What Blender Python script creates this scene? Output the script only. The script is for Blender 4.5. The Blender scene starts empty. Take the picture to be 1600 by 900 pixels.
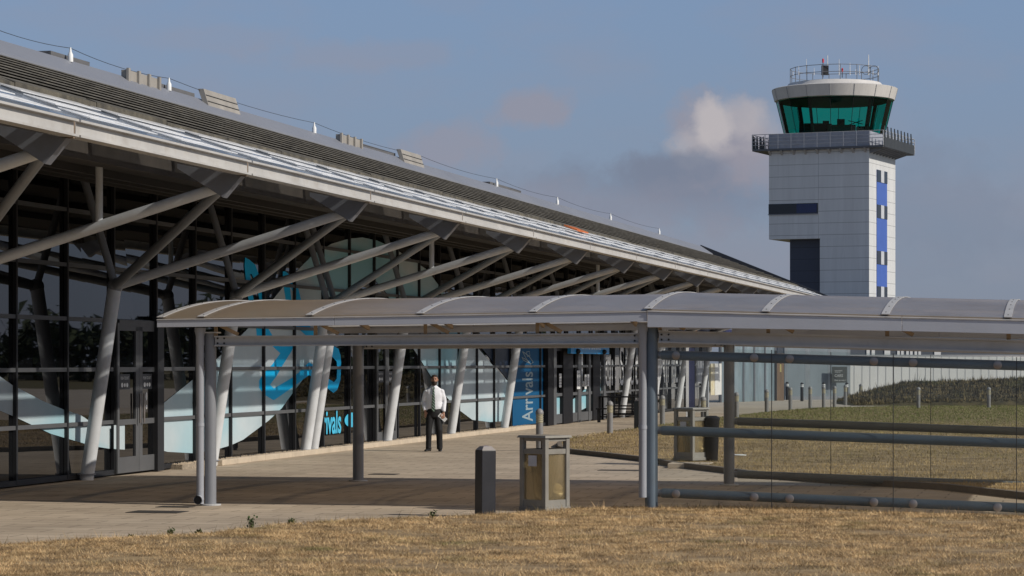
import bpy, math, random
import numpy as np
from mathutils import Vector, Matrix
from mathutils.geometry import tessellate_polygon
random.seed(7); rng = np.random.default_rng(7)
S = bpy.context.scene
COL = S.collection

# ------------------------------------------------------------------ camera
F = 4000.0            # focal length in photo pixels (photo is 1600 wide)
H = 2.08              # eye height
HOR = 566.0           # horizon row in the photo
VPX = 1712.0          # vanishing column of the terminal's long side
cam = bpy.data.cameras.new('camera'); cam.lens = F/1600*36; cam.sensor_width = 36
cam.shift_y = (HOR-450)/1600; cam.clip_start = .5; cam.clip_end = 5000
co = bpy.data.objects.new('camera', cam); COL.objects.link(co)
co.location = (0, 0, H); co.rotation_euler = (math.radians(90), 0, 0)
S.camera = co

# ------------------------------------------------------------------ sun, sky, exposure
SUN = Vector((1.386, -.623, 1.0)).normalized()     # towards the sun
sun = bpy.data.lights.new('sun', 'SUN'); sun.energy = 3.9; sun.angle = math.radians(.53); sun.color = (1, .93, .83)
so = bpy.data.objects.new('sun', sun); COL.objects.link(so)
so.rotation_euler = SUN.to_track_quat('Z', 'Y').to_euler(); so.location = (60, -30, 60)
S.view_settings.view_transform = 'Standard'; S.view_settings.look = 'None'
S.view_settings.exposure = -0.1; S.view_settings.gamma = 1; S.view_settings.use_curve_mapping = False

def nd(nt, typ, **kw):
    n = nt.nodes.new(typ)
    for k, v in kw.items():
        if k.startswith('i_'):
            key = k[2:]
            n.inputs[int(key) if key.isdigit() else key].default_value = v
        else: setattr(n, k, v)
    return n

w = bpy.data.worlds.new('World'); S.world = w; w.use_nodes = True
nt = w.node_tree; L = nt.links.new
bg = nt.nodes['Background']
sky = nd(nt, 'ShaderNodeTexSky', sky_type='NISHITA', sun_disc=False)
sky.sun_elevation = math.asin(SUN.z); sky.sun_rotation = math.atan2(SUN.x, SUN.y)
sky.air_density = 1.0; sky.dust_density = .8; sky.ozone_density = 2.0
def mathn(op, a, b=None, c=None, clamp=False):
    n = nd(nt, 'ShaderNodeMath', operation=op, use_clamp=clamp)
    for i, v in enumerate((a, b, c)):
        if v is None: continue
        if isinstance(v, (int, float)): n.inputs[i].default_value = v
        else: L(v, n.inputs[i])
    return n.outputs[0]
def mixc(fac, a, b, bt='MIX'):
    n = nd(nt, 'ShaderNodeMix', data_type='RGBA', blend_type=bt)
    for i, v in ((0, fac), (6, a), (7, b)):
        if isinstance(v, (int, float, tuple)): n.inputs[i].default_value = v
        else: L(v, n.inputs[i])
    return n.outputs[2]
tc = nd(nt, 'ShaderNodeTexCoord')
sx = nd(nt, 'ShaderNodeSeparateXYZ'); L(tc.outputs['Generated'], sx.inputs[0])
el = sx.outputs[2]
yy = mathn('MAXIMUM', sx.outputs[1], .05)
U = mathn('DIVIDE', sx.outputs[0], yy); V = mathn('DIVIDE', sx.outputs[2], yy)
# the air near the horizon: greyed, faintly violet haze that clears with height
band = mathn('MULTIPLY', mathn('SUBTRACT', 1.0, mathn('DIVIDE', el, .42), clamp=True), 1.0)
skyc = mixc(1.0, sky.outputs[0], (1.0, .96, .93, 1), 'MULTIPLY')
hz = mixc(mathn('MULTIPLY_ADD', mathn('DIVIDE', el, .16), 1.0, 0.0, clamp=True), (2.30, 2.64, 3.42, 1), (1.95, 3.02, 5.15, 1))
base = mixc(mathn('MULTIPLY', mathn('POWER', band, .6), .93), skyc, hz)
comb = nd(nt, 'ShaderNodeCombineXYZ'); L(U, comb.inputs[0]); L(V, comb.inputs[1])
n1 = nd(nt, 'ShaderNodeTexNoise', i_Scale=34.0, i_Detail=9.0, i_Roughness=.6); L(comb.outputs[0], n1.inputs['Vector'])
n2 = nd(nt, 'ShaderNodeTexNoise', i_Scale=11.0, i_Detail=5.0, i_Roughness=.55)
mp = nd(nt, 'ShaderNodeMapping'); mp.inputs['Scale'].default_value = (1, 2.2, 1); L(comb.outputs[0], mp.inputs[0]); L(mp.outputs[0], n2.inputs['Vector'])
def blob(px, py, rx, ry):
    u0, v0 = (px-800)/F, (HOR-py)/F
    a = mathn('DIVIDE', mathn('SUBTRACT', U, u0), rx/F); b = mathn('DIVIDE', mathn('SUBTRACT', V, v0), ry/F)
    d = mathn('SQRT', mathn('ADD', mathn('MULTIPLY', a, a), mathn('MULTIPLY', b, b)))
    d = mathn('ADD', d, mathn('MULTIPLY', mathn('SUBTRACT', n1.outputs[0], .5), 2.2))
    return mathn('MULTIPLY_ADD', d, -2.0, 1.9, clamp=True)
cl_dark = (2.05, 2.4, 3.25, 1); cl_lit = (5.3, 4.95, 5.1, 1); cl_pink = (3.2, 3.1, 3.7, 1)
c0 = mixc(mathn('MULTIPLY', mathn('MULTIPLY_ADD', n2.outputs[0], 3.2, -1.45, clamp=True), .42), base, cl_pink)
for (px, py, rx, ry, amp, c) in ((1050, 300, 330, 70, .55, cl_dark), (1060, 275, 150, 60, .85, cl_dark), (1150, 215, 120, 75, .8, cl_pink), (1190, 250, 120, 70, .7, cl_pink),
                                 (1118, 196, 34, 44, .85, cl_lit), (1155, 185, 70, 40, .4, cl_lit), (1090, 232, 70, 30, .45, cl_lit), (1075, 262, 90, 34, .8, cl_dark), (1195, 200, 60, 50, .25, cl_lit),
                                 (828, 170, 80, 40, .7, cl_pink), (690, 232, 110, 50, .6, cl_pink), (580, 88, 200, 34, .3, cl_pink), (900, 330, 300, 60, .3, cl_pink),
                                 (1450, 330, 220, 120, .3, cl_dark), (1000, 400, 500, 70, .25, cl_pink), (340, 60, 160, 26, .2, cl_pink)):
    c0 = mixc(mathn('MULTIPLY', blob(px, py, rx, ry), amp), c0, c)
L(c0, bg.inputs[0]); bg.inputs[1].default_value = .1

# ------------------------------------------------------------------ materials
MATS = {}
def mat(name, col, rough=.6, metal=0., var=.12, scale=2.0, bump=0., bscale=40., col2=None, stretch=None, spec=.5, dirt=0., dirtc=(.12, .09, .06)):
    if name in MATS: return MATS[name]
    m = bpy.data.materials.new(name); m.use_nodes = True; MATS[name] = m
    t = m.node_tree; l = t.links.new; b = t.nodes['Principled BSDF']
    b.inputs['Roughness'].default_value = rough; b.inputs['Metallic'].default_value = metal
    b.inputs['Specular IOR Level'].default_value = spec
    tcn = nd(t, 'ShaderNodeTexCoord'); mpn = nd(t, 'ShaderNodeMapping'); l(tcn.outputs['Object'], mpn.inputs[0])
    if stretch: mpn.inputs['Scale'].default_value = stretch
    nz = nd(t, 'ShaderNodeTexNoise', i_Scale=scale, i_Detail=6.0, i_Roughness=.65); l(mpn.outputs[0], nz.inputs['Vector'])
    mr = nd(t, 'ShaderNodeMapRange'); l(nz.outputs[0], mr.inputs[0]); mr.inputs[1].default_value = .3; mr.inputs[2].default_value = .7
    c1 = tuple(max(0, c*(1-var)) for c in col)+(1,); c2 = (tuple(min(1, c*(1+var)) for c in col) if col2 is None else col2)+(1,)
    mx = nd(t, 'ShaderNodeMix', data_type='RGBA'); l(mr.outputs[0], mx.inputs[0]); mx.inputs[6].default_value = c1; mx.inputs[7].default_value = c2
    out = mx.outputs[2]
    if dirt > 0:
        nz2 = nd(t, 'ShaderNodeTexNoise', i_Scale=scale*2.7, i_Detail=8.0, i_Roughness=.7); l(mpn.outputs[0], nz2.inputs['Vector'])
        r2 = nd(t, 'ShaderNodeMapRange'); l(nz2.outputs[0], r2.inputs[0]); r2.inputs[1].default_value = .5; r2.inputs[2].default_value = .75; r2.inputs[4].default_value = dirt
        m2 = nd(t, 'ShaderNodeMix', data_type='RGBA'); l(r2.outputs[0], m2.inputs[0]); l(out, m2.inputs[6]); m2.inputs[7].default_value = dirtc+(1,)
        out = m2.outputs[2]
    l(out, b.inputs['Base Color'])
    rr = nd(t, 'ShaderNodeMapRange'); l(nz.outputs[0], rr.inputs[0]); rr.inputs[3].default_value = max(0.02, rough-.08); rr.inputs[4].default_value = min(1, rough+.1); l(rr.outputs[0], b.inputs['Roughness'])
    if bump > 0:
        nb = nd(t, 'ShaderNodeTexNoise', i_Scale=bscale, i_Detail=4.0); l(mpn.outputs[0], nb.inputs['Vector'])
        bp = nd(t, 'ShaderNodeBump', i_Strength=bump, i_Distance=.02); l(nb.outputs[0], bp.inputs['Height']); l(bp.outputs[0], b.inputs['Normal'])
    return m
def see_through(name, tint, gloss=.12, diffuse=0., dcol=(.8, .8, .8), rough=.02):
    if name in MATS: return MATS[name]
    m = bpy.data.materials.new(name); m.use_nodes = True; MATS[name] = m
    t = m.node_tree; l = t.links.new; t.nodes.remove(t.nodes['Principled BSDF']); o = t.nodes['Material Output']
    tr = nd(t, 'ShaderNodeBsdfTransparent'); tr.inputs[0].default_value = tint+(1,)
    gl = nd(t, 'ShaderNodeBsdfGlossy'); gl.inputs['Roughness'].default_value = rough; gl.inputs[0].default_value = (1, 1, 1, 1)
    fr = nd(t, 'ShaderNodeFresnel', i_IOR=1.45)
    fm = nd(t, 'ShaderNodeMath', operation='MULTIPLY'); l(fr.outputs[0], fm.inputs[0]); fm.inputs[1].default_value = gloss/.04*.35 if gloss < .2 else 1.4; fm.use_clamp = True
    a = nd(t, 'ShaderNodeMixShader'); l(fm.outputs[0], a.inputs[0]); l(tr.outputs[0], a.inputs[1]); l(gl.outputs[0], a.inputs[2])
    out = a.outputs[0]
    if diffuse > 0:
        df = nd(t, 'ShaderNodeBsdfDiffuse'); df.inputs[0].default_value = dcol+(1,)
        nz = nd(t, 'ShaderNodeTexNoise', i_Scale=3.0, i_Detail=6.0); tcn = nd(t, 'ShaderNodeTexCoord'); l(tcn.outputs['Object'], nz.inputs['Vector'])
        mr = nd(t, 'ShaderNodeMapRange'); l(nz.outputs[0], mr.inputs[0]); mr.inputs[3].default_value = diffuse*.6; mr.inputs[4].default_value = min(1, diffuse*1.4)
        b = nd(t, 'ShaderNodeMixShader'); l(mr.outputs[0], b.inputs[0]); l(out, b.inputs[1]); l(df.outputs[0], b.inputs[2]); out = b.outputs[0]
    l(out, o.inputs[0])
    return m

# ------------------------------------------------------------------ mesh helpers
class MB:
    def __init__(self): self.v = []; self.f = []
    def add(self, vs, fs):
        n = len(self.v); self.v += [Vector(p) for p in vs]; self.f += [tuple(i+n for i in f) for f in fs]; return self
    def hexa(self, p):    # 8 points: bottom 4 ccw, top 4 ccw
        return self.add(p, [(3, 2, 1, 0), (4, 5, 6, 7), (0, 1, 5, 4), (1, 2, 6, 5), (2, 3, 7, 6), (3, 0, 4, 7)])
    def box(self, c, sx, sy, sz, ax=(1, 0, 0), ay=(0, 1, 0)):   # c = centre of the bottom
        c = Vector(c); ax = Vector(ax); ay = Vector(ay); az = Vector((0, 0, 1))
        q = [c+ax*(a*sx/2)+ay*(b*sy/2) for a, b in ((-1, -1), (1, -1), (1, 1), (-1, 1))]
        return self.hexa(q+[p+az*sz for p in q])
    def bar(self, a, b, w, h, up=(0, 0, 1)):    # rectangular bar between two points
        a = Vector(a); b = Vector(b); d = (b-a).normalized(); s = d.cross(Vector(up)).normalized(); u = s.cross(d)
        return self.hexa([a-s*w/2-u*h/2, a+s*w/2-u*h/2, b+s*w/2-u*h/2, b-s*w/2-u*h/2, a-s*w/2+u*h/2, a+s*w/2+u*h/2, b+s*w/2+u*h/2, b-s*w/2+u*h/2])
    def tube(self, a, b, r0, r1=None, n=20, cap=True):
        a = Vector(a); b = Vector(b); r1 = r0 if r1 is None else r1
        d = (b-a).normalized(); s = d.orthogonal().normalized(); u = d.cross(s)
        vs = []
        for p, r in ((a, r0), (b, r1)):
            for k in range(n): t = 2*math.pi*k/n; vs.append(p+s*math.cos(t)*r+u*math.sin(t)*r)
        fs = [(k, (k+1) % n, n+(k+1) % n, n+k) for k in range(n)]
        if cap: fs += [tuple(range(n-1, -1, -1)), tuple(range(n, 2*n))]
        return self.add(vs, fs)
    def path(self, pts, r, n=8):
        for a, b in zip(pts[:-1], pts[1:]): self.tube(a, b, r, n=n)
        return self
    def lathe(self, c, prof, n=28, cap=True):     # prof: (r, z) upward
        c = Vector(c); vs = []
        for r, z in prof:
            for k in range(n): t = 2*math.pi*k/n; vs.append(c+Vector((r*math.cos(t), r*math.sin(t), z)))
        fs = []
        for i in range(len(prof)-1):
            for k in range(n): fs.append((i*n+k, i*n+(k+1) % n, (i+1)*n+(k+1) % n, (i+1)*n+k))
        if cap: fs += [tuple(range(n-1, -1, -1)), tuple(range((len(prof)-1)*n, len(prof)*n))]
        return self.add(vs, fs)
    def loft(self, rings, n=18, cap=True):        # rings: (centre, rx, ry, axx, axy)
        vs = []
        for (c, rx, ry, ax, ay) in rings:
            c = Vector(c); ax = Vector(ax); ay = Vector(ay)
            for k in range(n): t = 2*math.pi*k/n; vs.append(c+ax*rx*math.cos(t)+ay*ry*math.sin(t))
        fs = []
        for i in range(len(rings)-1):
            for k in range(n): fs.append((i*n+k, i*n+(k+1) % n, (i+1)*n+(k+1) % n, (i+1)*n+k))
        if cap: fs += [tuple(range(n-1, -1, -1)), tuple(range((len(rings)-1)*n, len(rings)*n))]
        return self.add(vs, fs)
    def limb(self, pts, radii, n=14, sy=1.0):
        pts = [Vector(p) for p in pts]; rings = []
        for i, p in enumerate(pts):
            d = (pts[min(i+1, len(pts)-1)]-pts[max(i-1, 0)]).normalized()
            s = d.cross(Vector((0, 1, 0)))
            s = s.normalized() if s.length > .2 else Vector((1, 0, 0))
            u = s.cross(d).normalized(); rings.append((p, radii[i], radii[i]*sy, s, u))
        return self.loft(rings, n)
    def sphere(self, c, rx, ry, rz, n=18, m=11):
        c = Vector(c); vs = []; fs = []
        for i in range(m+1):
            a = math.pi*i/m
            for k in range(n): t = 2*math.pi*k/n; vs.append(c+Vector((rx*math.sin(a)*math.cos(t), ry*math.sin(a)*math.sin(t), -rz*math.cos(a))))
        for i in range(m):
            for k in range(n): fs.append((i*n+k, i*n+(k+1) % n, (i+1)*n+(k+1) % n, (i+1)*n+k))
        return self.add(vs, fs)
    def poly(self, pts):                            # flat polygon, may be concave
        pts = [Vector(p) for p in pts]
        return self.add(pts, [tuple(t) for t in tessellate_polygon([pts])])
    def prism(self, pts, off):                      # concave polygon given a thickness
        pts = [Vector(p) for p in pts]; off = Vector(off); n = len(pts); tr = [tuple(t) for t in tessellate_polygon([pts])]
        return self.add(pts+[p+off for p in pts], tr+[tuple(i+n for i in reversed(t)) for t in tr]+[(i, (i+1) % n, n+(i+1) % n, n+i) for i in range(n)])

ORG = {}
def link_mesh(name, me, m, parent=None, smooth=False):
    o = bpy.data.objects.new(name, me); COL.objects.link(o)
    if m is not None and not me.materials: me.materials.append(m)
    if parent is not None: o.parent = parent; ORG[o.name] = ORG[parent.name]
    if smooth:
        me.polygons.foreach_set('use_smooth', [True]*len(me.polygons))
        try: me.set_sharp_from_angle(angle=math.radians(38))
        except Exception: pass
    return o
def build(name, mb, m, parent=None, smooth=False, bevel=0., at=None):
    org = ORG[parent.name] if parent is not None else Vector(at or (0, 0, 0))
    me = bpy.data.meshes.new(name); me.from_pydata([tuple(p-org) for p in mb.v], [], mb.f); me.update()
    import bmesh
    bm = bmesh.new(); bm.from_mesh(me); bmesh.ops.recalc_face_normals(bm, faces=bm.faces); bm.to_mesh(me); bm.free()
    o = link_mesh(name, me, m, parent, smooth)
    if parent is None: o.location = org; ORG[o.name] = org
    if bevel > 0:
        b = o.modifiers.new('bevel', 'BEVEL'); b.width = bevel; b.segments = 2; b.limit_method = 'ANGLE'; b.angle_limit = math.radians(40)
    return o
def thing(name, label, cat, loc=(0, 0, 0), group=None):
    o = bpy.data.objects.new(name, None); COL.objects.link(o); o.location = loc; o.empty_display_size = .3
    o['label'] = label; o['category'] = cat
    if group: o['group'] = group
    ORG[o.name] = Vector(loc); return o
def tag(o, label=None, cat=None, group=None, kind=None):
    for k, v in (('label', label), ('category', cat), ('group', group), ('kind', kind)):
        if v: o[k] = v
    return o
def dup(root, loc, label=None, rotz=0):
    r = root.copy(); COL.objects.link(r); r.location = loc; r.rotation_euler = (0, 0, rotz)
    if label: r['label'] = label
    for ch in list(root.children):
        c = ch.copy(); COL.objects.link(c); c.parent = r
        for g in list(ch.children):
            d = g.copy(); COL.objects.link(d); d.parent = c
    return r
def text_mesh(body, size, depth=.0, align='LEFT', bold=0.):
    cu = bpy.data.curves.new('text', 'FONT'); cu.body = body; cu.size = size; cu.extrude = depth; cu.align_x = align; cu.offset = bold
    o = bpy.data.objects.new('text', cu); COL.objects.link(o)
    dg = bpy.context.evaluated_depsgraph_get(); me = bpy.data.meshes.new_from_object(o.evaluated_get(dg))
    bpy.data.objects.remove(o); bpy.data.curves.remove(cu)
    vs = [v.co.copy() for v in me.vertices]; fs = [tuple(p.vertices) for p in me.polygons]; bpy.data.meshes.remove(me)
    return vs, fs
def put_text(body, size, origin, ax, ay, align='LEFT', bold=0., sxy=(1, 1), box=None):
    """flat lettering laid on the plane through origin spanned by ax (reading direction) and ay (letter up)"""
    vs, fs = text_mesh(body, size, 0., align, bold)
    if box:   # fit the lettering to a length and a height
        x0 = min(v.x for v in vs); x1 = max(v.x for v in vs); y0 = min(v.y for v in vs); y1 = max(v.y for v in vs)
        for v in vs: v.x = (v.x-x0)/(x1-x0)*box[0]; v.y = (v.y-y0)/(y1-y0)*box[1]
    o = Vector(origin); ax = Vector(ax); ay = Vector(ay)
    return MB().add([o+ax*v.x*sxy[0]+ay*v.y*sxy[1] for v in vs], fs)

# ------------------------------------------------------------------ pixel -> place
TH = math.atan(912/4000.)
fx, fy = math.sin(TH), math.cos(TH)
FD = Vector((fx, fy, 0)); ND = Vector((fy, -fx, 0)); UP = Vector((0, 0, 1))    # along the terminal, out from it
XG = -17.96
def W(s, t, z): return Vector((XG, 0, 0))+FD*s+ND*t+UP*z        # terminal frame
def gp(x, y, z=0.): Y = F*(H-z)/(y-HOR); return Vector(((x-800)/F*Y, Y, z))
def at(x, Y, z=0.): return Vector(((x-800)/F*Y, Y, z))
def zy(y, Y): return H+(HOR-y)/F*Y
def sY(x, t=0.):  return F*(-(XG+t/fy))/(VPX-x)                   # depth on the plane t
def FP(x, y, t=0.012):
    X0 = XG+t/fy; Y = F*(-X0)/(VPX-x); return Vector((X0+math.tan(TH)*Y, Y, zy(y, Y)))
def ss(x, t=0.): 
    p = FP(x, HOR, t); return (p-Vector((XG, 0, 0))).dot(FD)

# ------------------------------------------------------------------ shared materials
m_galv = mat('painted_steel_grey', (.24, .255, .28), .45, .0, .12, 1.5, .05, 30, dirt=.35, dirtc=(.22, .19, .15))
m_tube = mat('white_grey_tube', (.60, .62, .64), .42, 0, .1, 1.2, .04, 20, dirt=.3, dirtc=(.3, .28, .24))
m_beam = mat('fascia_white', (.47, .46, .44), .45, 0, .1, 1.0, .04, 20, dirt=.45, dirtc=(.30, .25, .19))
m_plate = mat('bracket_grey', (.19, .20, .225), .5, 0, .1, 1.5, dirt=.2)
m_frame = mat('aluminium_dark', (.025, .026, .029), .5, .1, .15, 2, spec=.3)
m_frame_l = mat('aluminium_grey', (.10, .103, .108), .5, .1, .12, 2, spec=.35)
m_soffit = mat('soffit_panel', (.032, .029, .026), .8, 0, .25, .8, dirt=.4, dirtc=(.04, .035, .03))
m_black = mat('black_paint', (.010, .010, .012), .6, 0, .2, 4, spec=.25)
m_rail = mat('blue_grey_rail', (.115, .15, .185), .42, 0, .1, 1.3, dirt=.25, dirtc=(.12, .12, .11))
m_cpost = mat('canopy_post_grey', (.215, .225, .245), .42, 0, .1, 1.3, .03, 30, dirt=.25, dirtc=(.17, .15, .13))
m_cbeam = mat('canopy_beam_grey', (.48, .485, .49), .5, 0, .1, 1.0, dirt=.3, dirtc=(.2, .18, .15))
m_cfas = mat('canopy_fascia', (.46, .48, .53), .4, 0, .07, .8, dirt=.15, dirtc=(.3, .28, .26))
m_strip = mat('strip_pale', (.42, .41, .40), .5, 0, .1, 2, dirt=.3, dirtc=(.3, .27, .22))
m_bolt = mat('bolt_dark', (.05, .05, .05), .5, .4, .1, 3)
m_tan = mat('timber_tan', (.30, .22, .14), .7, 0, .2, 3)
m_white = mat('white_film', (.74, .75, .74), .5, 0, .05, 2)
m_cyan = mat('cyan_film', (.008, .46, .86), .6, 0, .06, 1, spec=.15)
m_blue = mat('arrivals_blue', (.006, .085, .20), .6, 0, .08, 1, spec=.15)
m_sky_blue = mat('board_blue', (.012, .24, .55), .4, 0, .05, 1)
m_navy = mat('navy_film', (.004, .014, .036), .4, 0, .1, 1, spec=.2)
m_steel = mat('polished_steel', (.30, .27, .25), .38, .7, .1, 5)

def glass_dark():
    m = mat('facade_glass', (.006, .0065, .0075), .03, 0, .2, .5)
    t = m.node_tree; b = t.nodes['Principled BSDF']; l = t.links.new
    b.inputs['IOR'].default_value = 1.75
    for lk in list(b.inputs['Roughness'].links): t.links.remove(lk)
    b.inputs['Roughness'].default_value = .012
    tcn = nd(t, 'ShaderNodeTexCoord')
    nz = nd(t, 'ShaderNodeTexNoise', i_Scale=.55, i_Detail=1.0); l(tcn.outputs['Object'], nz.inputs['Vector'])
    bp = nd(t, 'ShaderNodeBump', i_Strength=.35, i_Distance=.006); l(nz.outputs[0], bp.inputs['Height']); l(bp.outputs[0], b.inputs['Normal'])
    return m
m_glass = glass_dark()

# ================================================================== GROUND
def paving_mat(name, c1, c2, mortar, bw, bh):
    m = bpy.data.materials.new(name); m.use_nodes = True; t = m.node_tree; l = t.links.new; b = t.nodes['Principled BSDF']
    tcn = nd(t, 'ShaderNodeTexCoord'); mpn = nd(t, 'ShaderNodeMapping'); l(tcn.outputs['Object'], mpn.inputs[0]); mpn.inputs['Rotation'].default_value = (0, 0, TH)
    br = nd(t, 'ShaderNodeTexBrick'); l(mpn.outputs[0], br.inputs[0])
    br.inputs['Color1'].default_value = c1+(1,); br.inputs['Color2'].default_value = c2+(1,); br.inputs['Mortar'].default_value = mortar+(1,)
    br.inputs['Scale'].default_value = 1; br.inputs['Mortar Size'].default_value = .012; br.inputs['Brick Width'].default_value = bw; br.inputs['Row Height'].default_value = bh; br.inputs['Bias'].default_value = 0
    nz = nd(t, 'ShaderNodeTexNoise', i_Scale=.45, i_Detail=9.0, i_Roughness=.7); l(mpn.outputs[0], nz.inputs['Vector'])
    mr = nd(t, 'ShaderNodeMapRange'); l(nz.outputs[0], mr.inputs[0]); mr.inputs[1].default_value = .3; mr.inputs[2].default_value = .7; mr.inputs[3].default_value = .72; mr.inputs[4].default_value = 1.15
    mx = nd(t, 'ShaderNodeMix', data_type='RGBA', blend_type='MULTIPLY'); mx.inputs[0].default_value = 1; l(br.outputs[0], mx.inputs[6]); l(mr.outputs[0], mx.inputs[7])
    n3 = nd(t, 'ShaderNodeTexNoise', i_Scale=3.0, i_Detail=8.0, i_Roughness=.75); l(mpn.outputs[0], n3.inputs['Vector'])
    r3 = nd(t, 'ShaderNodeMapRange'); l(n3.outputs[0], r3.inputs[0]); r3.inputs[1].default_value = .57; r3.inputs[2].default_value = .70; r3.inputs[4].default_value = .75
    m3 = nd(t, 'ShaderNodeMix', data_type='RGBA'); l(r3.outputs[0], m3.inputs[0]); l(mx.outputs[2], m3.inputs[6]); m3.inputs[7].default_value = (c1[0]*.5, c1[1]*.48, c1[2]*.46, 1)
    l(m3.outputs[2], b.inputs['Base Color']); b.inputs['Roughness'].default_value = .85
    bp = nd(t, 'ShaderNodeBump', i_Strength=.5, i_Distance=.01); l(br.outputs['Fac'], bp.inputs['Height']); bp.invert = True; l(bp.outputs[0], b.inputs['Normal'])
    return m
m_pave = paving_mat('concrete_flags', (.50, .41, .305), (.415, .335, .245), (.19, .155, .115), .9, .45)
m_conc = mat('far_concrete', (.42, .36, .29), .85, 0, .15, .3)
m_earth = mat('dry_turf', (.20, .13, .065), .95, 0, .4, 1.6, .6, 25, col2=(.42, .30, .155))
m_earth2 = mat('mixed_turf', (.16, .115, .05), .95, 0, .35, .25, .6, 20, col2=(.11, .10, .03))
m_green = mat('greener_turf', (.07, .075, .02), .95, 0, .3, .6, .6, 20, col2=(.12, .11, .035))
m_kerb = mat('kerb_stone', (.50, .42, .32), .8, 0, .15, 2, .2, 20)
m_kerb_shade = mat('kerb_shaded_stone', (.16, .135, .11), .85, 0, .2, 2, .2, 20)  # shade on the kerb's side put into the stone colour
m_gravel = mat('gravel', (.30, .25, .19), .9, 0, .5, 22, .9, 45)

g = build('ground', MB().poly([(-900, -60, 0), (900, -60, 0), (900, 2600, 0), (-900, 2600, 0)]), m_earth2); tag(g, kind='structure')
p = build('pavement', MB().poly([(-60, 20, .004), (60, 20, .004), (60, 104, .004), (-60, 104, .004)]), m_pave); tag(p, kind='structure')
p = build('forecourt', MB().poly([(-60, 104, .004), (90, 104, .004), (90, 175, .004), (-60, 175, .004)]), m_conc); tag(p, kind='structure')

def turf(name, poly, m, h, segs=90):
    """lawn as a low pillow of turf: flat top with soft shoulders"""
    mb = MB(); pts = [Vector((p.x, p.y, 0)) for p in poly]; c = sum(pts, Vector())/len(pts); n = len(pts)
    def ring(k, z): return [p+(c-p).normalized()*k+UP*z for p in pts]
    r0, r1, r2 = ring(0, .003), ring(.05, h*.7), ring(.25, h)
    vs = r0+r1+r2; fs = [(i, (i+1) % n, n+(i+1) % n, n+i) for i in range(n)]+[(n+i, n+(i+1) % n, 2*n+(i+1) % n, 2*n+i) for i in range(n)]
    mb.add(vs, fs); mb.poly(r2)
    return tag(build(name, mb, m), kind='structure')
def dens(pts, step=.35, jit=.05):
    out = []
    for a, b in zip(pts[:-1], pts[1:]):
        k = max(1, int((b-a).length/step))
        for i in range(k):
            q = a.lerp(b, i/k); out.append(q+Vector((random.uniform(-jit, jit), random.uniform(-jit, jit), 0)))
    out.append(pts[-1]); return out
EDGE = [(-160, 868), (0, 858), (125, 849), (250, 843), (330, 838), (400, 828), (480, 822), (600, 815), (700, 813), (780, 809), (860, 802), (960, 798), (1060, 797), (1200, 797), (1300, 801), (1400, 806), (1480, 808), (1600, 812), (1760, 818)]
edge = dens([gp(x, y) for x, y in EDGE])
front = edge+[Vector((12, 14, 0)), Vector((-9, 14, 0))]
turf('lawn', front, m_earth, .05)
LE = [(1790, 800), (1600, 780), (1475, 766), (1300, 756), (1200, 748), (1130, 739), (1054, 730), (1010, 722), (950, 715), (893, 709), (876, 704), (874, 698), (890, 688), (940, 680), (1000, 672), (1060, 664), (1130, 655), (1205, 646), (1280, 640), (1400, 637.5), (1600, 637), (1800, 637)]
lawn2 = [gp(x, y) for x, y in LE]
turf('lawn', lawn2, m_earth, .09)
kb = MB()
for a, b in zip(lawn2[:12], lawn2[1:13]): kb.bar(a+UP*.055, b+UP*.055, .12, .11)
tag(build('kerb', kb, m_kerb_shade), kind='structure')

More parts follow.
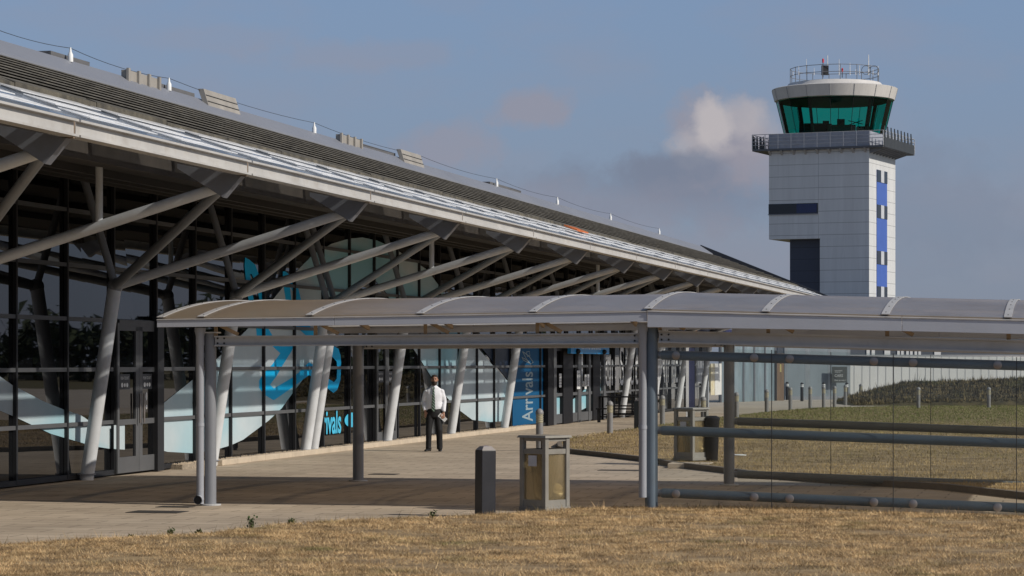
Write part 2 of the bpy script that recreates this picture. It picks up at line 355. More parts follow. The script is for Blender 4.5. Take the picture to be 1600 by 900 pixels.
# grass blades, one object per lawn
def inside(pts, X, Y):
    c = np.zeros(len(X), bool); n = len(pts)
    for i in range(n):
        a, b = pts[i], pts[(i+1) % n]
        if abs(b.y-a.y) < 1e-9: continue
        k = ((a.y > Y) != (b.y > Y)) & (X < (b.x-a.x)*(Y-a.y)/(b.y-a.y)+a.x); c ^= k
    return c
def grass_mat(name, dry1, dry2, green, gs, amount, far=None):
    m = bpy.data.materials.new(name); m.use_nodes = True; t = m.node_tree; l = t.links.new; b = t.nodes['Principled BSDF']
    ge = nd(t, 'ShaderNodeAttribute', attribute_name='rnd')
    tcn = nd(t, 'ShaderNodeTexCoord')
    n1 = nd(t, 'ShaderNodeTexNoise', i_Scale=gs, i_Detail=5.0); l(tcn.outputs['Object'], n1.inputs['Vector'])
    n2 = nd(t, 'ShaderNodeTexNoise', i_Scale=gs*2.6, i_Detail=4.0); l(tcn.outputs['Object'], n2.inputs['Vector'])
    a = nd(t, 'ShaderNodeMix', data_type='RGBA'); l(ge.outputs['Fac'], a.inputs[0]); a.inputs[6].default_value = dry1+(1,); a.inputs[7].default_value = dry2+(1,)
    r = nd(t, 'ShaderNodeMapRange'); l(n1.outputs[0], r.inputs[0]); r.inputs[1].default_value = amount; r.inputs[2].default_value = amount+.16; r.inputs[4].default_value = .8
    c = nd(t, 'ShaderNodeMix', data_type='RGBA'); l(r.outputs[0], c.inputs[0]); l(a.outputs[2], c.inputs[6]); c.inputs[7].default_value = green+(1,)
    r2 = nd(t, 'ShaderNodeMapRange'); l(n2.outputs[0], r2.inputs[0]); r2.inputs[1].default_value = .35; r2.inputs[2].default_value = .65; r2.inputs[3].default_value = .42; r2.inputs[4].default_value = 1.3
    d = nd(t, 'ShaderNodeMix', data_type='RGBA', blend_type='MULTIPLY'); d.inputs[0].default_value = 1; l(c.outputs[2], d.inputs[6]); l(r2.outputs[0], d.inputs[7])
    out = d.outputs[2]
    if far:      # the damper far side of the lawn has stayed greener
        sp = nd(t, 'ShaderNodeSeparateXYZ'); l(tcn.outputs['Object'], sp.inputs[0]); n4 = nd(t, 'ShaderNodeTexNoise', i_Scale=.12, i_Detail=6.0); l(tcn.outputs['Object'], n4.inputs['Vector'])
        ma = nd(t, 'ShaderNodeMath', operation='MULTIPLY_ADD'); l(n4.outputs[0], ma.inputs[0]); ma.inputs[1].default_value = 40; l(sp.outputs[1], ma.inputs[2])
        r5 = nd(t, 'ShaderNodeMapRange'); l(ma.outputs[0], r5.inputs[0]); r5.inputs[1].default_value = far[0]; r5.inputs[2].default_value = far[1]; r5.inputs[4].default_value = .85
        e = nd(t, 'ShaderNodeMix', data_type='RGBA'); l(r5.outputs[0], e.inputs[0]); l(out, e.inputs[6]); e.inputs[7].default_value = (.13, .165, .04, 1); out = e.outputs[2]
    l(out, b.inputs['Base Color']); b.inputs['Roughness'].default_value = .8; b.inputs['Specular IOR Level'].default_value = .2
    return m
def blades(name, poly, n, box, hgt, wid, z0, m, lean=.6, ypow=1.0, clump=0.):
    x0, x1, y0, y1 = box
    X = rng.uniform(x0, x1, n*3); Y = y0+(y1-y0)*rng.uniform(0, 1, n*3)**ypow
    cl = np.sin(X*2.1+1.3*np.sin(Y*1.7))+np.sin(Y*2.6+1.9*np.sin(X*1.1+2))+.8*np.sin(X*5.3+Y*3.1)+.7*np.sin(Y*6.7-X*4.2)
    k = inside(poly, X, Y) & (np.abs(X) < Y*.235+.6) & (rng.uniform(-2.6, 1.6, n*3) < cl*clump+(1-clump)*2); X = X[k][:n]; Y = Y[k][:n]; n = len(X)
    a = rng.uniform(0, 2*np.pi, n); h = hgt*rng.lognormal(0, .35, n); wd = wid*rng.uniform(.6, 1.4, n)*np.clip(Y/30, 1, 4)
    la = rng.uniform(0, 2*np.pi, n); ll = h*lean*rng.uniform(.2, 1.4, n)
    P = np.zeros((n, 3, 3))
    P[:, 0] = np.c_[X-np.cos(a)*wd/2, Y-np.sin(a)*wd/2, np.full(n, z0)]
    P[:, 1] = np.c_[X+np.cos(a)*wd/2, Y+np.sin(a)*wd/2, np.full(n, z0)]
    P[:, 2] = np.c_[X+np.cos(la)*ll, Y+np.sin(la)*ll, z0+h]
    me = bpy.data.meshes.new(name); me.vertices.add(n*3); me.loops.add(n*3); me.polygons.add(n)
    me.vertices.foreach_set('co', P.reshape(-1)); me.loops.foreach_set('vertex_index', np.arange(n*3, dtype=np.int32))
    me.polygons.foreach_set('loop_start', np.arange(0, n*3, 3, dtype=np.int32))
    at_ = me.attributes.new('rnd', 'FLOAT', 'POINT'); at_.data.foreach_set('value', np.repeat(rng.uniform(0, 1, n), 3).astype(np.float32))
    me.update(); me.validate()
    return link_mesh(name, me, m)
m_gr = grass_mat('dry_grass', (.38, .235, .112), (.80, .59, .32), (.15, .155, .05), 1.1, .56)
m_gr2 = grass_mat('dry_grass_far', (.32, .22, .09), (.58, .43, .21), (.15, .15, .04), .16, .50, far=(88, 106))
m_gredge = grass_mat('edge_grass', (.10, .09, .03), (.24, .17, .07), (.07, .085, .022), .9, .42)
o = blades('dry_grass', front, 330000, (-9, 11, 22.5, 37.5), .026, .006, .045, m_gr, 1.7, .9, 1.0); tag(o, 'short sun-bleached grass in the foreground', 'grass', kind='stuff')
o = blades('dry_grass', lawn2, 150000, (0, 26, 40, 118), .035, .006, .085, m_gr2, .8, 1.5); tag(o, 'dry patchy grass of the lawn behind the glazed walkway', 'grass', kind='stuff')
o = blades('tall_grass_tufts', front, 14000, (-9, 11, 22.5, 37.5), .065, .005, .045, m_gr, .8, .9, 1.0); tag(o, 'scattered longer straw-coloured blades in the foreground lawn', 'grass', kind='stuff')
ribbon = edge+[p+Vector((0, -.35, 0)) for p in reversed(edge)]
o = blades('grass_fringe', ribbon, 9000, (-9, 11, 27, 37.5), .075, .007, .03, m_gredge, .8); tag(o, 'greener fringe of longer grass along the pavement edge', 'grass', kind='stuff')

# mound of rough turf
mb = MB(); nx, ny = 60, 24
for j in range(ny+1):
    for i in range(nx+1):
        u = i/nx; v = j/ny
        prof = min(1, u*7)**.8*(math.sin(math.pi*v)**.7)
        z = 1.18*prof*(1-.12*math.sin(u*9))+.06*math.sin(i*1.7+j*2.3)*prof
        mb.v.append(Vector((16.2+u*24, 122+v*9+random.uniform(-.1, .1), max(0, z))))
for j in range(ny):
    for i in range(nx): a = j*(nx+1)+i; mb.f.append((a, a+1, a+nx+2, a+nx+1))
tag(build('mound', mb, mat('mound_turf', (.045, .042, .018), .95, 0, .5, 1.5, .8, 8, col2=(.11, .085, .04)), smooth=True), kind='structure')
mo_ = bpy.data.objects['mound'].data; nv = len(mo_.vertices); vc = np.zeros(nv*3); mo_.vertices.foreach_get('co', vc); vc = vc.reshape(-1, 3); vc = vc[vc[:, 2] > .04]
n = 60000; k = rng.integers(0, len(vc), n); base_ = vc[k]+np.c_[rng.uniform(-.22, .22, n), rng.uniform(-.2, .2, n), rng.uniform(-.06, 0, n)]
P = np.zeros((n, 3, 3)); a_ = rng.uniform(0, 6.28, n); hh = .10*rng.lognormal(0, .5, n); wd = .03
P[:, 0] = base_-np.c_[np.cos(a_)*wd, np.sin(a_)*wd, 0*a_]; P[:, 1] = base_+np.c_[np.cos(a_)*wd, np.sin(a_)*wd, 0*a_]; P[:, 2] = base_+np.c_[rng.normal(0, .05, n), rng.normal(0, .05, n), hh]
me = bpy.data.meshes.new('mound_grass'); me.vertices.add(n*3); me.loops.add(n*3); me.polygons.add(n)
me.vertices.foreach_set('co', P.reshape(-1)); me.loops.foreach_set('vertex_index', np.arange(n*3, dtype=np.int32)); me.polygons.foreach_set('loop_start', np.arange(0, n*3, 3, dtype=np.int32))
me.attributes.new('rnd', 'FLOAT', 'POINT').data.foreach_set('value', np.repeat(rng.uniform(0, 1, n), 3).astype(np.float32)); me.update(); me.validate()
tag(link_mesh('mound_grass', me, grass_mat('mound_blades', (.05, .042, .02), (.24, .18, .085), (.07, .08, .024), .5, .52)), 'rough dark grass growing over the mound', 'grass', kind='stuff')

# gravel strip, stone kerb along the terminal
KS0, KS1 = ss(262), ss(818)
tag(build('gravel_strip', MB().hexa([W(KS0, .02, .004), W(KS1, .02, .004), W(KS1, .30, .004), W(KS0, .30, .004), W(KS0, .02, .10), W(KS1, .02, .10), W(KS1, .30, .10), W(KS0, .30, .10)]), m_gravel), kind='structure')
gs_ = MB()
for k in range(2600):
    s_ = random.uniform(KS0, KS1); t_ = random.uniform(.04, .29); r_ = random.uniform(.012, .03); c = W(s_, t_, .1)
    gs_.add([c+Vector((r_, 0, 0)), c+Vector((-r_*.6, r_, 0)), c+Vector((-r_*.6, -r_, 0)), c+Vector((0, 0, r_*1.1))], [(0, 1, 3), (1, 2, 3), (2, 0, 3)])
tag(build('gravel', gs_, mat('pebble', (.36, .29, .21), .9, 0, .5, 9)), 'loose pale gravel between the kerb and the glass', 'gravel', kind='stuff')
kb = MB(); s_ = ss(316)
while s_ < KS1:
    e = min(s_+.91, KS1); q = [W(s_, .303, .004), W(e, .303, .004), W(e, .43, .004), W(s_, .43, .004)]; kb.hexa(q+[p+UP*(.12+random.uniform(-.004, .004)) for p in q]); s_ += .916
tag(build('kerb', kb, m_kerb, bevel=.012), kind='structure')

# ================================================================== TERMINAL
S0, S1 = 18.0, 121.0
TB = thing('terminal_building', 'long glazed airport terminal with a sloping dark roof, white eaves beam and raking steel struts', 'building', W(S0, 0, 0))
STEP = 2.112/fy
sm0 = ss(301)
mods = [sm0+STEP*k for k in range(-15, 34)]
mods = [s for s in mods if S0 < s < S1+.5]
ZT = 6.2
for a, b in zip(mods[:-1], mods[1:]):
    d1, d2 = random.uniform(-.006, .006), random.uniform(-.006, .006)
    build('glass_panel', MB().hexa([W(a, -.05, .05), W(b, -.05, .05), W(b, d1, .05), W(a, d2, .05), W(a, -.05, ZT), W(b, -.05, ZT), W(b, d2*.6, ZT), W(a, d1*.6, ZT)]), m_glass, TB)
for i, s in enumerate(mods):
    zb_ = 2.9 if ss(805) < s < ss(842) else .05      # the blue arrivals panel spans two bays
    build('mullion', MB().hexa([W(s-.03, .008, zb_), W(s+.03, .008, zb_), W(s+.03, .075, zb_), W(s-.03, .075, zb_), W(s-.03, .008, ZT), W(s+.03, .008, ZT), W(s+.03, .075, ZT), W(s-.03, .075, ZT)]), m_frame, TB)
def hbar(name, s0, s1, t0, t1, z0, z1, m, parent, **k):
    return build(name, MB().hexa([W(s0, t0, z0), W(s1, t0, z0), W(s1, t1, z0), W(s0, t1, z0), W(s0, t0, z1), W(s1, t0, z1), W(s1, t1, z1), W(s0, t1, z1)]), m, parent, **k)
for z in (.99, 1.95, 2.84, 3.78, 4.74, 5.6):
    hbar('transom', S0, S1, .009, .062, z-.035, z+.035, m_frame_l, TB)
hbar('sill', S0, S1, .009, .07, .03, .12, m_frame, TB)
hbar('end_wall', S1, S1+.3, -14, .1, 0, 5.6, mat('end_cladding', (.30, .32, .35), .5, 0, .1, .5), TB)
# backing wall keeps the sky out of the rear
hbar('rear_wall', S0, S1+.3, -14.3, -14, 0, 6.4, mat('rear_cladding', (.25, .26, .28), .6), TB)
hbar('near_end_wall', S0-.3, S0, -14, .1, 0, 5.6, mat('end_cladding', (.30, .32, .35), .5), TB)

# roof: stepped dark courses, ridge flashing, rear slope
TE, TTOP, TRI = 5.42, 4.02, 0.0
def roofz(t):   # dark slope
    return 5.63+(4.02-t)*(7.13-5.63)/4.02
m_roof = mat('roof_dark_metal', (.105, .10, .09), .85, .0, .4, 1.6, .3, 12, dirt=.5, dirtc=(.17, .15, .11), spec=.25)
m_cap = mat('ridge_flashing', (.235, .245, .275), .5, .2, .06, .3, dirt=.15, dirtc=(.2, .2, .2))
NC = 10; mb = MB(); lo = (TTOP-TRI)/NC
SR1 = ss(1108, TRI)   # the grey flashing stops here
SE = ss(1295, TE)
mb.hexa([W(S0, TRI, roofz(TRI)-.25), W(SE, TRI, roofz(TRI)-.25), W(SE, TTOP-.05, roofz(TTOP)-.25), W(S0, TTOP-.05, roofz(TTOP)-.25), W(S0, TRI, roofz(TRI)-.1), W(SE, TRI, roofz(TRI)-.1), W(SE, TTOP-.05, roofz(TTOP)-.1), W(S0, TTOP-.05, roofz(TTOP)-.1)])
roof = build('roof', mb, mat('underlay_gap_shade', (.012, .012, .012), .9), TB)  # near-black underlay: shade in the gaps under the courses put into its colour
for k in range(NC):
    t0 = TTOP-k*lo; t1 = t0-lo*.985; z0 = roofz(t0)+.03; z1 = roofz(t1)-.045
    mb = MB(); mb.hexa([W(S0, t1, z1-.018), W(SE, t1, z1-.018), W(SE, t0, z0-.018), W(S0, t0, z0-.018), W(S0, t1, z1), W(SE, t1, z1), W(SE, t0, z0), W(S0, t0, z0)])
    build('roof_course', mb, m_roof, roof)
mb = MB()
for k in range(38):   # uneven lichen-grown lengths along the lowest edge
    s = S0+k*2.75; zz = random.uniform(0, .035); dd = random.uniform(.10, .2)
    mb.hexa([W(s, TTOP-dd, 5.60), W(s+2.72, TTOP-dd, 5.60), W(s+2.72, TTOP+.02, 5.58), W(s, TTOP+.02, 5.58), W(s, TTOP-dd, 5.71+zz), W(s+2.72, TTOP-dd, 5.71+zz), W(s+2.72, TTOP+.02, 5.645+zz), W(s, TTOP+.02, 5.645+zz)])
build('eaves_course', mb, mat('lichen_edge', (.05, .046, .038), .9, 0, .5, 3, .4, 14, col2=(.13, .115, .085)), roof)
mb = MB(); mb.hexa([W(S0, -.55, 6.9), W(SE, -.55, 6.9), W(SE, .02, 6.9), W(S0, .02, 6.9), W(S0, -.55, 7.53), W(SE, -.55, 7.53), W(SE, -.01, 7.17), W(S0, -.01, 7.17)])
build('ridge_cap', mb, m_cap, roof)
mb = MB(); mb.hexa([W(S0, -14.2, 6.4), W(SE, -14.2, 6.4), W(SE, -.56, 7.1), W(S0, -.56, 7.1), W(S0, -14.2, 6.55), W(SE, -14.2, 6.55), W(SE, -.56, 7.4), W(S0, -.56, 7.4)])
build('rear_slope', mb, m_roof, roof)
m_verge = mat('dark_verge', (.02, .024, .034), .6)
mb = MB(); mb.hexa([W(SE+.01, -.6, 7.05), W(SE+.35, -.6, 7.05), W(SE+.35, TE, 4.72), W(SE+.01, TE, 4.72), W(SE+.01, -.6, 7.60), W(SE+.35, -.6, 7.60), W(SE+.35, TE, 5.16), W(SE+.01, TE, 5.16)])
build('verge_board', mb, m_verge, roof)
# soffit
sz = lambda t: 4.86+(4.0-t)*.13
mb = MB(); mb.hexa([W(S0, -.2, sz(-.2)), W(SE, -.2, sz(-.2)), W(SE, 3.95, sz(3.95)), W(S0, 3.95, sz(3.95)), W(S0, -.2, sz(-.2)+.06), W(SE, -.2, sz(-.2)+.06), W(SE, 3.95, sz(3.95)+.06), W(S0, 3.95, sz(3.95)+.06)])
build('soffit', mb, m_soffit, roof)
mb = MB(); mb.hexa([W(S0, 3.96, 4.85), W(SE, 3.96, 4.85), W(SE, 4.02, 4.85), W(S0, 4.02, 4.85), W(S0, 3.96, 5.56), W(SE, 3.96, 5.56), W(SE, 4.02, 5.56), W(S0, 4.02, 5.56)])
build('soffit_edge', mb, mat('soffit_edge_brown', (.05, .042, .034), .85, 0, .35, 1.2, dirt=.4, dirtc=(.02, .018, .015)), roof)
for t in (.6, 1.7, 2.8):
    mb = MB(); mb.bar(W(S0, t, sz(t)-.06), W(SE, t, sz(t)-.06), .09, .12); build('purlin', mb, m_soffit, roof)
# white eaves beam (channel: two flanges and a web)
FZ0, FZ1 = 4.815, 5.03
BAY = 6.351/fy; sb0 = ss(580, TE)
bys = [sb0+BAY*k for k in range(-4, 12) if S0 < sb0+BAY*k < SE]
cuts = [S0]+bys+[SE]
for a, b in zip(cuts[:-1], cuts[1:]):
    a += .03; b -= .03; mb = MB()
    for (t0, t1, z0, z1) in ((TE-.12, TE+.06, FZ0, FZ0+.028), (TE-.12, TE+.06, FZ1-.028, FZ1), (TE-.05, TE-.01, FZ0+.028, FZ1-.028)):
        mb.hexa([W(a, t0, z0), W(b, t0, z0), W(b, t1, z0), W(a, t1, z0), W(a, t0, z1), W(b, t0, z1), W(b, t1, z1), W(a, t1, z1)])
    build('eaves_beam', mb, m_beam, TB)
for s in bys:
    hbar('beam_splice', s-.06, s+.06, TE-.16, TE-.02, FZ0-.01, FZ1-.02, mat('rust_plate', (.20, .15, .11), .8, 0, .4, 6), TB)
# glazed strip between beam and roof
m_frit = see_through('fritted_strip', (.96, .97, .98), .08, .34, (.98, .99, 1.0))
m_fin_shade = see_through('fin_shade_strip', (.95, .96, .97), .05, .16, (.24, .30, .40))  # glazing colour carries the grey-blue shade of rafter fins, laid flat
m_stripbar = mat('strip_bar', (.16, .18, .21), .5)
def strip(s, d, lift=0.):     # d from 0 at the beam to 1.4 at the roof edge
    t = TE-.02-d; return W(s, t, 5.04+d*(5.585-5.04)/1.4+lift)
HB = BAY/2
k = 0; s = sb0-BAY*4+ .55
mbw = []; 
while s < SE:
    a, b = max(s, S0), min(s+HB-.03, SE)
    if b > a+.3:
        build('strip_glazing', MB().hexa([strip(a, .03), strip(b, .03), strip(b, 1.38), strip(a, 1.38), strip(a, .03, .012), strip(b, .03, .012), strip(b, 1.38, .012), strip(a, 1.38, .012)]), m_fin_shade, roof)
        for r, (d0, e0, e1) in enumerate(((.95, .35, .55), (.49, 1.45, 1.15), (.03, 1.15, .85))):   # stepped white panels, row over row
            build('white_louvre', MB().hexa([strip(a+.04, d0, .05), strip(b-e1, d0, .05), strip(b-e0, d0+.43, .022), strip(a+.04, d0+.43, .022), strip(a+.04, d0, .064), strip(b-e1, d0, .064), strip(b-e0, d0+.43, .036), strip(a+.04, d0+.43, .036)]), m_frit, roof)
        mb = MB(); mb.bar(strip(a-.015, .0, -.03), strip(a-.015, 1.38, -.03), .13, .07); build('strip_rafter', mb, m_stripbar, roof)
    s += HB
for d, wd_ in ((.29, .26), (.78, .11), (1.31, .10)):
    mb = MB(); mb.bar(strip(S0, d, -.06), strip(SE, d, -.06), wd_, .05); build('strip_purlin', mb, m_stripbar, roof)
op = ss(893, 4.3); mb = MB(); mb.hexa([strip(op, .95, .06), strip(op+1.5, .95, .06), strip(op+1.5, 1.3, .06), strip(op, 1.3, .06), strip(op, .95, .1), strip(op+1.5, .95, .1), strip(op+1.5, 1.3, .1), strip(op, 1.3, .1)])
build('orange_panel', mb, mat('orange_sheet', (.50, .13, .03), .7, 0, .3, 4), roof)
# brackets, columns, struts
TN, ZN = .74, 3.42
TBASE = .2
nodes = [s for s in [ss(135, TBASE)+BAY*k for k in range(-4, 12)] if S0+1 < s < S1-1]
skip = {6, 7}
for i, s in enumerate(bys):
    mb = MB(); w_ = .09
    prof = [(TE-.36, 4.49), (TE-.08, 4.80), (4.35, 5.0), (4.35, 4.93)]
    mb.prism([W(s-w_, t, z) for t, z in prof], FD*(2*w_)); build('rafter_end', mb, m_plate, TB)
i0 = nodes.index(min(nodes, key=lambda q: abs(q-ss(135, TBASE))))
for i, s in enumerate(nodes):
    idx = i-i0
    for ds in ((0,) if idx not in (2, 9) else (-.28, .28)):
        if idx not in skip: build('base_plate', MB().lathe(W(s+ds, TBASE, .1), [(.17, 0), (.17, .02), (.13, .025)], 20), m_plate, TB)
        if idx not in skip: build('column', MB().tube(W(s+ds, TBASE, 0), W(s+ds, TN, ZN+.05), .122, n=24), m_tube, TB, smooth=True)
        build('upper_column', MB().tube(W(s+ds, TN, ZN), W(s+ds, .12, 5.42), .068, n=20), m_galv, TB, smooth=True)
    build('node_casting', MB().sphere(W(s, TN, ZN), .14, .14, .14), m_galv, TB, smooth=True)
    tip = W(s, 4.98, 4.66)
    build('strut', MB().tube(W(s, TN, ZN), tip, .088, .08, n=24), m_tube, TB, smooth=True)
    tip2 = W(s-BAY, 5.02, 4.66)
    build('diagonal_strut', MB().tube(W(s, TN, ZN), tip2, .082, .072, n=20), m_galv, TB, smooth=True)
    if idx % 3 == 2:
        q = W(s, TN, ZN).lerp(tip, .55); build('strut_post', MB().tube(q, Vector((q.x, q.y, sz(TN+.55*4.2)+.02)), .055, n=16), m_tube, TB, smooth=True)
# ridge gear: vents, safety line
def ridge(x, t=-.35): return ss(x, t)
m_vent = mat('vent_grey', (.30, .28, .25), .7, 0, .15, 2)
for (xa, xb, h, kind) in ((205, 253, .30, 0), (323, 373, .38, 1), (537, 568, .30, 0), (630, 661, .38, 1)):
    a, b = ridge(xa), ridge(xb); z0 = 7.34
    if kind:
        mb = MB().hexa([W(a, -.40, z0), W(b, -.40, z0), W(b, -.30, z0), W(a, -.30, z0), W(a, -.54, z0+h), W(b, -.54, z0+h), W(b, -.42, z0+h), W(a, -.42, z0+h)])
        v = build('roof_vent', mb, m_vent, TB)
        for j in (1, 2): build('louvre', MB().bar(W(a+.02, -.30-.12*j/3+.006, z0+h*j/3), W(b-.02, -.30-.12*j/3+.006, z0+h*j/3), .02, .012), m_bolt, v)
    else:
        mb = MB().hexa([W(a, -.55, z0), W(b, -.55, z0), W(b, -.43, z0), W(a, -.43, z0), W(a, -.55, z0+h), W(b, -.55, z0+h), W(b, -.43, z0+h), W(a, -.43, z0+h)])
        v = build('roof_vent', mb, m_vent, TB)
        for j in range(4):
            c = a+(b-a)*j/3; q = MB().hexa([W(c-.05, -.429, z0), W(c+.05, -.429, z0), W(c+.05, -.38, z0), W(c-.05, -.38, z0), W(c-.05, -.429, z0+h+.03), W(c+.05, -.429, z0+h+.03), W(c+.05, -.38, z0+h+.03), W(c-.05, -.38, z0+h+.03)]); build('fin', q, m_vent, v)
for xa, xb in ((100, 160), (258, 322), (565, 632), (778, 826)):
    a, b = ridge(xa), ridge(xb); hbar('low_kerb', a, b, -.9, -.6, 7.3, 7.62, mat('vent_dark', (.12, .12, .125), .8), TB)
lp = [ridge(x, -.5) for x in (-60, 110, 264, 491, 651, 776, 871, 954, 1030)]
cable = []
for s in lp:
    c = W(s, -.50, 7.49)
    build('lifeline_post', MB().lathe(c, [(.05, 0), (.05, .13), (.025, .18), (.015, .26)], 12), m_white, TB, smooth=True)
for a, b in zip(lp[:-1], lp[1:]):
    for k in range(9): q = k/8; cable.append(W(a+(b-a)*q, -.50, 7.74-.08*4*q*(1-q)))
build('lifeline_cable', MB().path(cable, .006, 6), m_bolt, TB)

# window film: pale ribbon, runner figure, arrivals panel
def film(name, pts, m, t=.0105): return build(name, MB().poly([FP(x, y, t) for x, y in pts]), m, TB)
def film_mat():
    m = mat('pale_film', (.36, .46, .50), .5, 0, .0, .35, col2=(.54, .61, .64))
    t = m.node_tree; l = t.links.new; b = t.nodes['Principled BSDF']
    old = b.inputs['Base Color'].links[0].from_socket
    tcn = nd(t, 'ShaderNodeTexCoord'); n = nd(t, 'ShaderNodeTexNoise', i_Scale=.32, i_Detail=2.0); mpn = nd(t, 'ShaderNodeMapping'); mpn.inputs['Location'].default_value = (3.3, 1.2, 0); mpn.inputs['Scale'].default_value = (1, .5, 1.6)
    l(tcn.outputs['Object'], mpn.inputs[0]); l(mpn.outputs[0], n.inputs['Vector'])
    r = nd(t, 'ShaderNodeMapRange'); l(n.outputs[0], r.inputs[0]); r.inputs[1].default_value = .44; r.inputs[2].default_value = .60; r.inputs[4].default_value = .85
    x = nd(t, 'ShaderNodeMix', data_type='RGBA'); l(r.outputs[0], x.inputs[0]); l(old, x.inputs[6]); x.inputs[7].default_value = (.20, .48, .57, 1)
    l(x.outputs[2], b.inputs['Base Color']); return m
m_film = film_mat()
film('ribbon_film', [(243, 640), (314, 583), (345, 555), (384, 517), (428, 466), (460, 427), (490, 397), (518, 381), (545, 373), (566, 371), (590, 376), (615, 388), (640, 403), (668, 422), (690, 452), (715, 492), (748, 545), (770, 571), (792, 594), (797, 597), (797, 655), (786, 658), (766, 659.5), (738, 656), (714, 638), (690, 612), (676, 592), (646, 545), (625, 500), (604, 458), (588, 440), (568, 435), (548, 450), (520, 500), (498, 550), (488, 570), (474, 592), (456, 616), (440, 638), (420, 657), (400, 672), (380, 687), (360, 696), (336, 703), (300, 708), (262, 706), (242, 701)], m_film)
film('ribbon_film', [(-40, 560), (20, 602), (70, 628), (100, 640), (125, 648), (133, 653), (145, 662), (152, 664), (170, 665), (196, 663), (196, 703), (170, 701), (145, 697), (125, 691), (80, 678), (20, 650), (-40, 625)], m_film)
film('ribbon_film', [(862, 604), (872, 616), (880, 622), (889, 625), (897, 623), (905, 616), (918, 605), (928, 590), (938, 578), (943, 570), (943, 612), (934, 622), (922, 634), (910, 640), (896, 646), (880, 650), (862, 653)], m_film)
film('navy_film', [(752, 543), (800, 543), (800, 655), (798, 600), (792, 592)], m_navy, .0112)
cy = [[(383, 402), (390, 406), (399, 414), (404, 428), (407, 440), (413, 466), (418, 500), (409, 500), (405, 466), (400, 444), (393, 428), (391, 428), (392, 440), (396, 466), (400, 500), (392, 500), (388, 466), (384, 436), (382, 415)],
      [(400, 508), (416, 508), (436, 541), (458, 541), (456, 548), (441, 572), (432, 588), (422, 601), (428, 607), (457, 590), (466, 583), (475, 573), (483, 566), (496, 574), (506, 583), (515, 593), (522, 597), (526, 592), (527, 575), (526, 565), (520, 558), (508, 556), (508, 541), (522, 541), (529, 545), (532, 555), (533, 567), (532, 593), (527, 609), (521, 614), (512, 607), (492, 592), (483, 586), (464, 600), (456, 606), (430, 624), (427, 625), (412, 616), (405, 606), (405, 595), (412, 583), (425, 570), (438, 552), (428, 543), (420, 535), (401, 524)],
      [(442, 424), (446, 424), (460, 436), (466, 450), (471, 470), (476, 500), (490, 516), (490, 524), (478, 524), (462, 510), (461, 466), (456, 452), (453, 446), (455, 466), (457, 490), (449, 490), (446, 466), (442, 440)]]
for pts in cy: film('runner_film', pts, m_cyan, .0125)
# Arrivals panel
film('arrivals_panel', [(801, 520), (848.5, 520), (848.5, 667.5), (801, 671)], m_blue, .0128)
sA0, sA1 = ss(815), ss(832)
m_let = mat('panel_lettering', (.26, .34, .38), .5, 0, .05, 2)
zb = FP(824, 659).z; zt = FP(824, 581).z
build('lettering', put_text('Arrivals', 1.0, W(sA1, .0165, zb), UP, -FD, box=(zt-zb, sA1-sA0), bold=.012), m_let, TB)
mb = MB()
for pts in ([(816, 549), (822, 560), (829, 569), (833, 566), (826, 556)], [(822, 550), (824, 557), (828, 556), (827, 549)], [(815, 558), (822, 562), (828, 568), (818, 563)]):
    pp = [FP(x, y, .0165) for x, y in pts]
    for a, b in zip(pp, pp[1:]+pp[:1]): mb.tube(a, b, .012, n=6)
build('leaf_emblem', mb, m_let, TB)
s0, s1 = ss(486), ss(532); zb = FP(510, 679).z; zt = FP(510, 640).z
build('lettering', put_text('Arrivals', 1.0, W(s0, .0165, zb), FD, UP, box=(s1-s0, zt-zb), bold=.02), mat('cyan_lettering', (.06, .48, .72), .5), TB)
c = FP(550, 656, .0165); build('arrow_disc', MB().poly([c+FD*(.62*math.cos(a*math.pi/14))+UP*(.14*1.25*math.sin(a*math.pi/14)) for a in range(28)]), mat('cyan_lettering', (.06, .48, .72), .5), TB)
# name lettering on the far glass
s0, s1 = ss(966)-7.1, ss(1049)+3.6
build('lettering', put_text('London Southend Airport', 1.0, W(s0, .0128, .74), FD, UP, box=(s1-s0, 1.95)), m_white, TB)
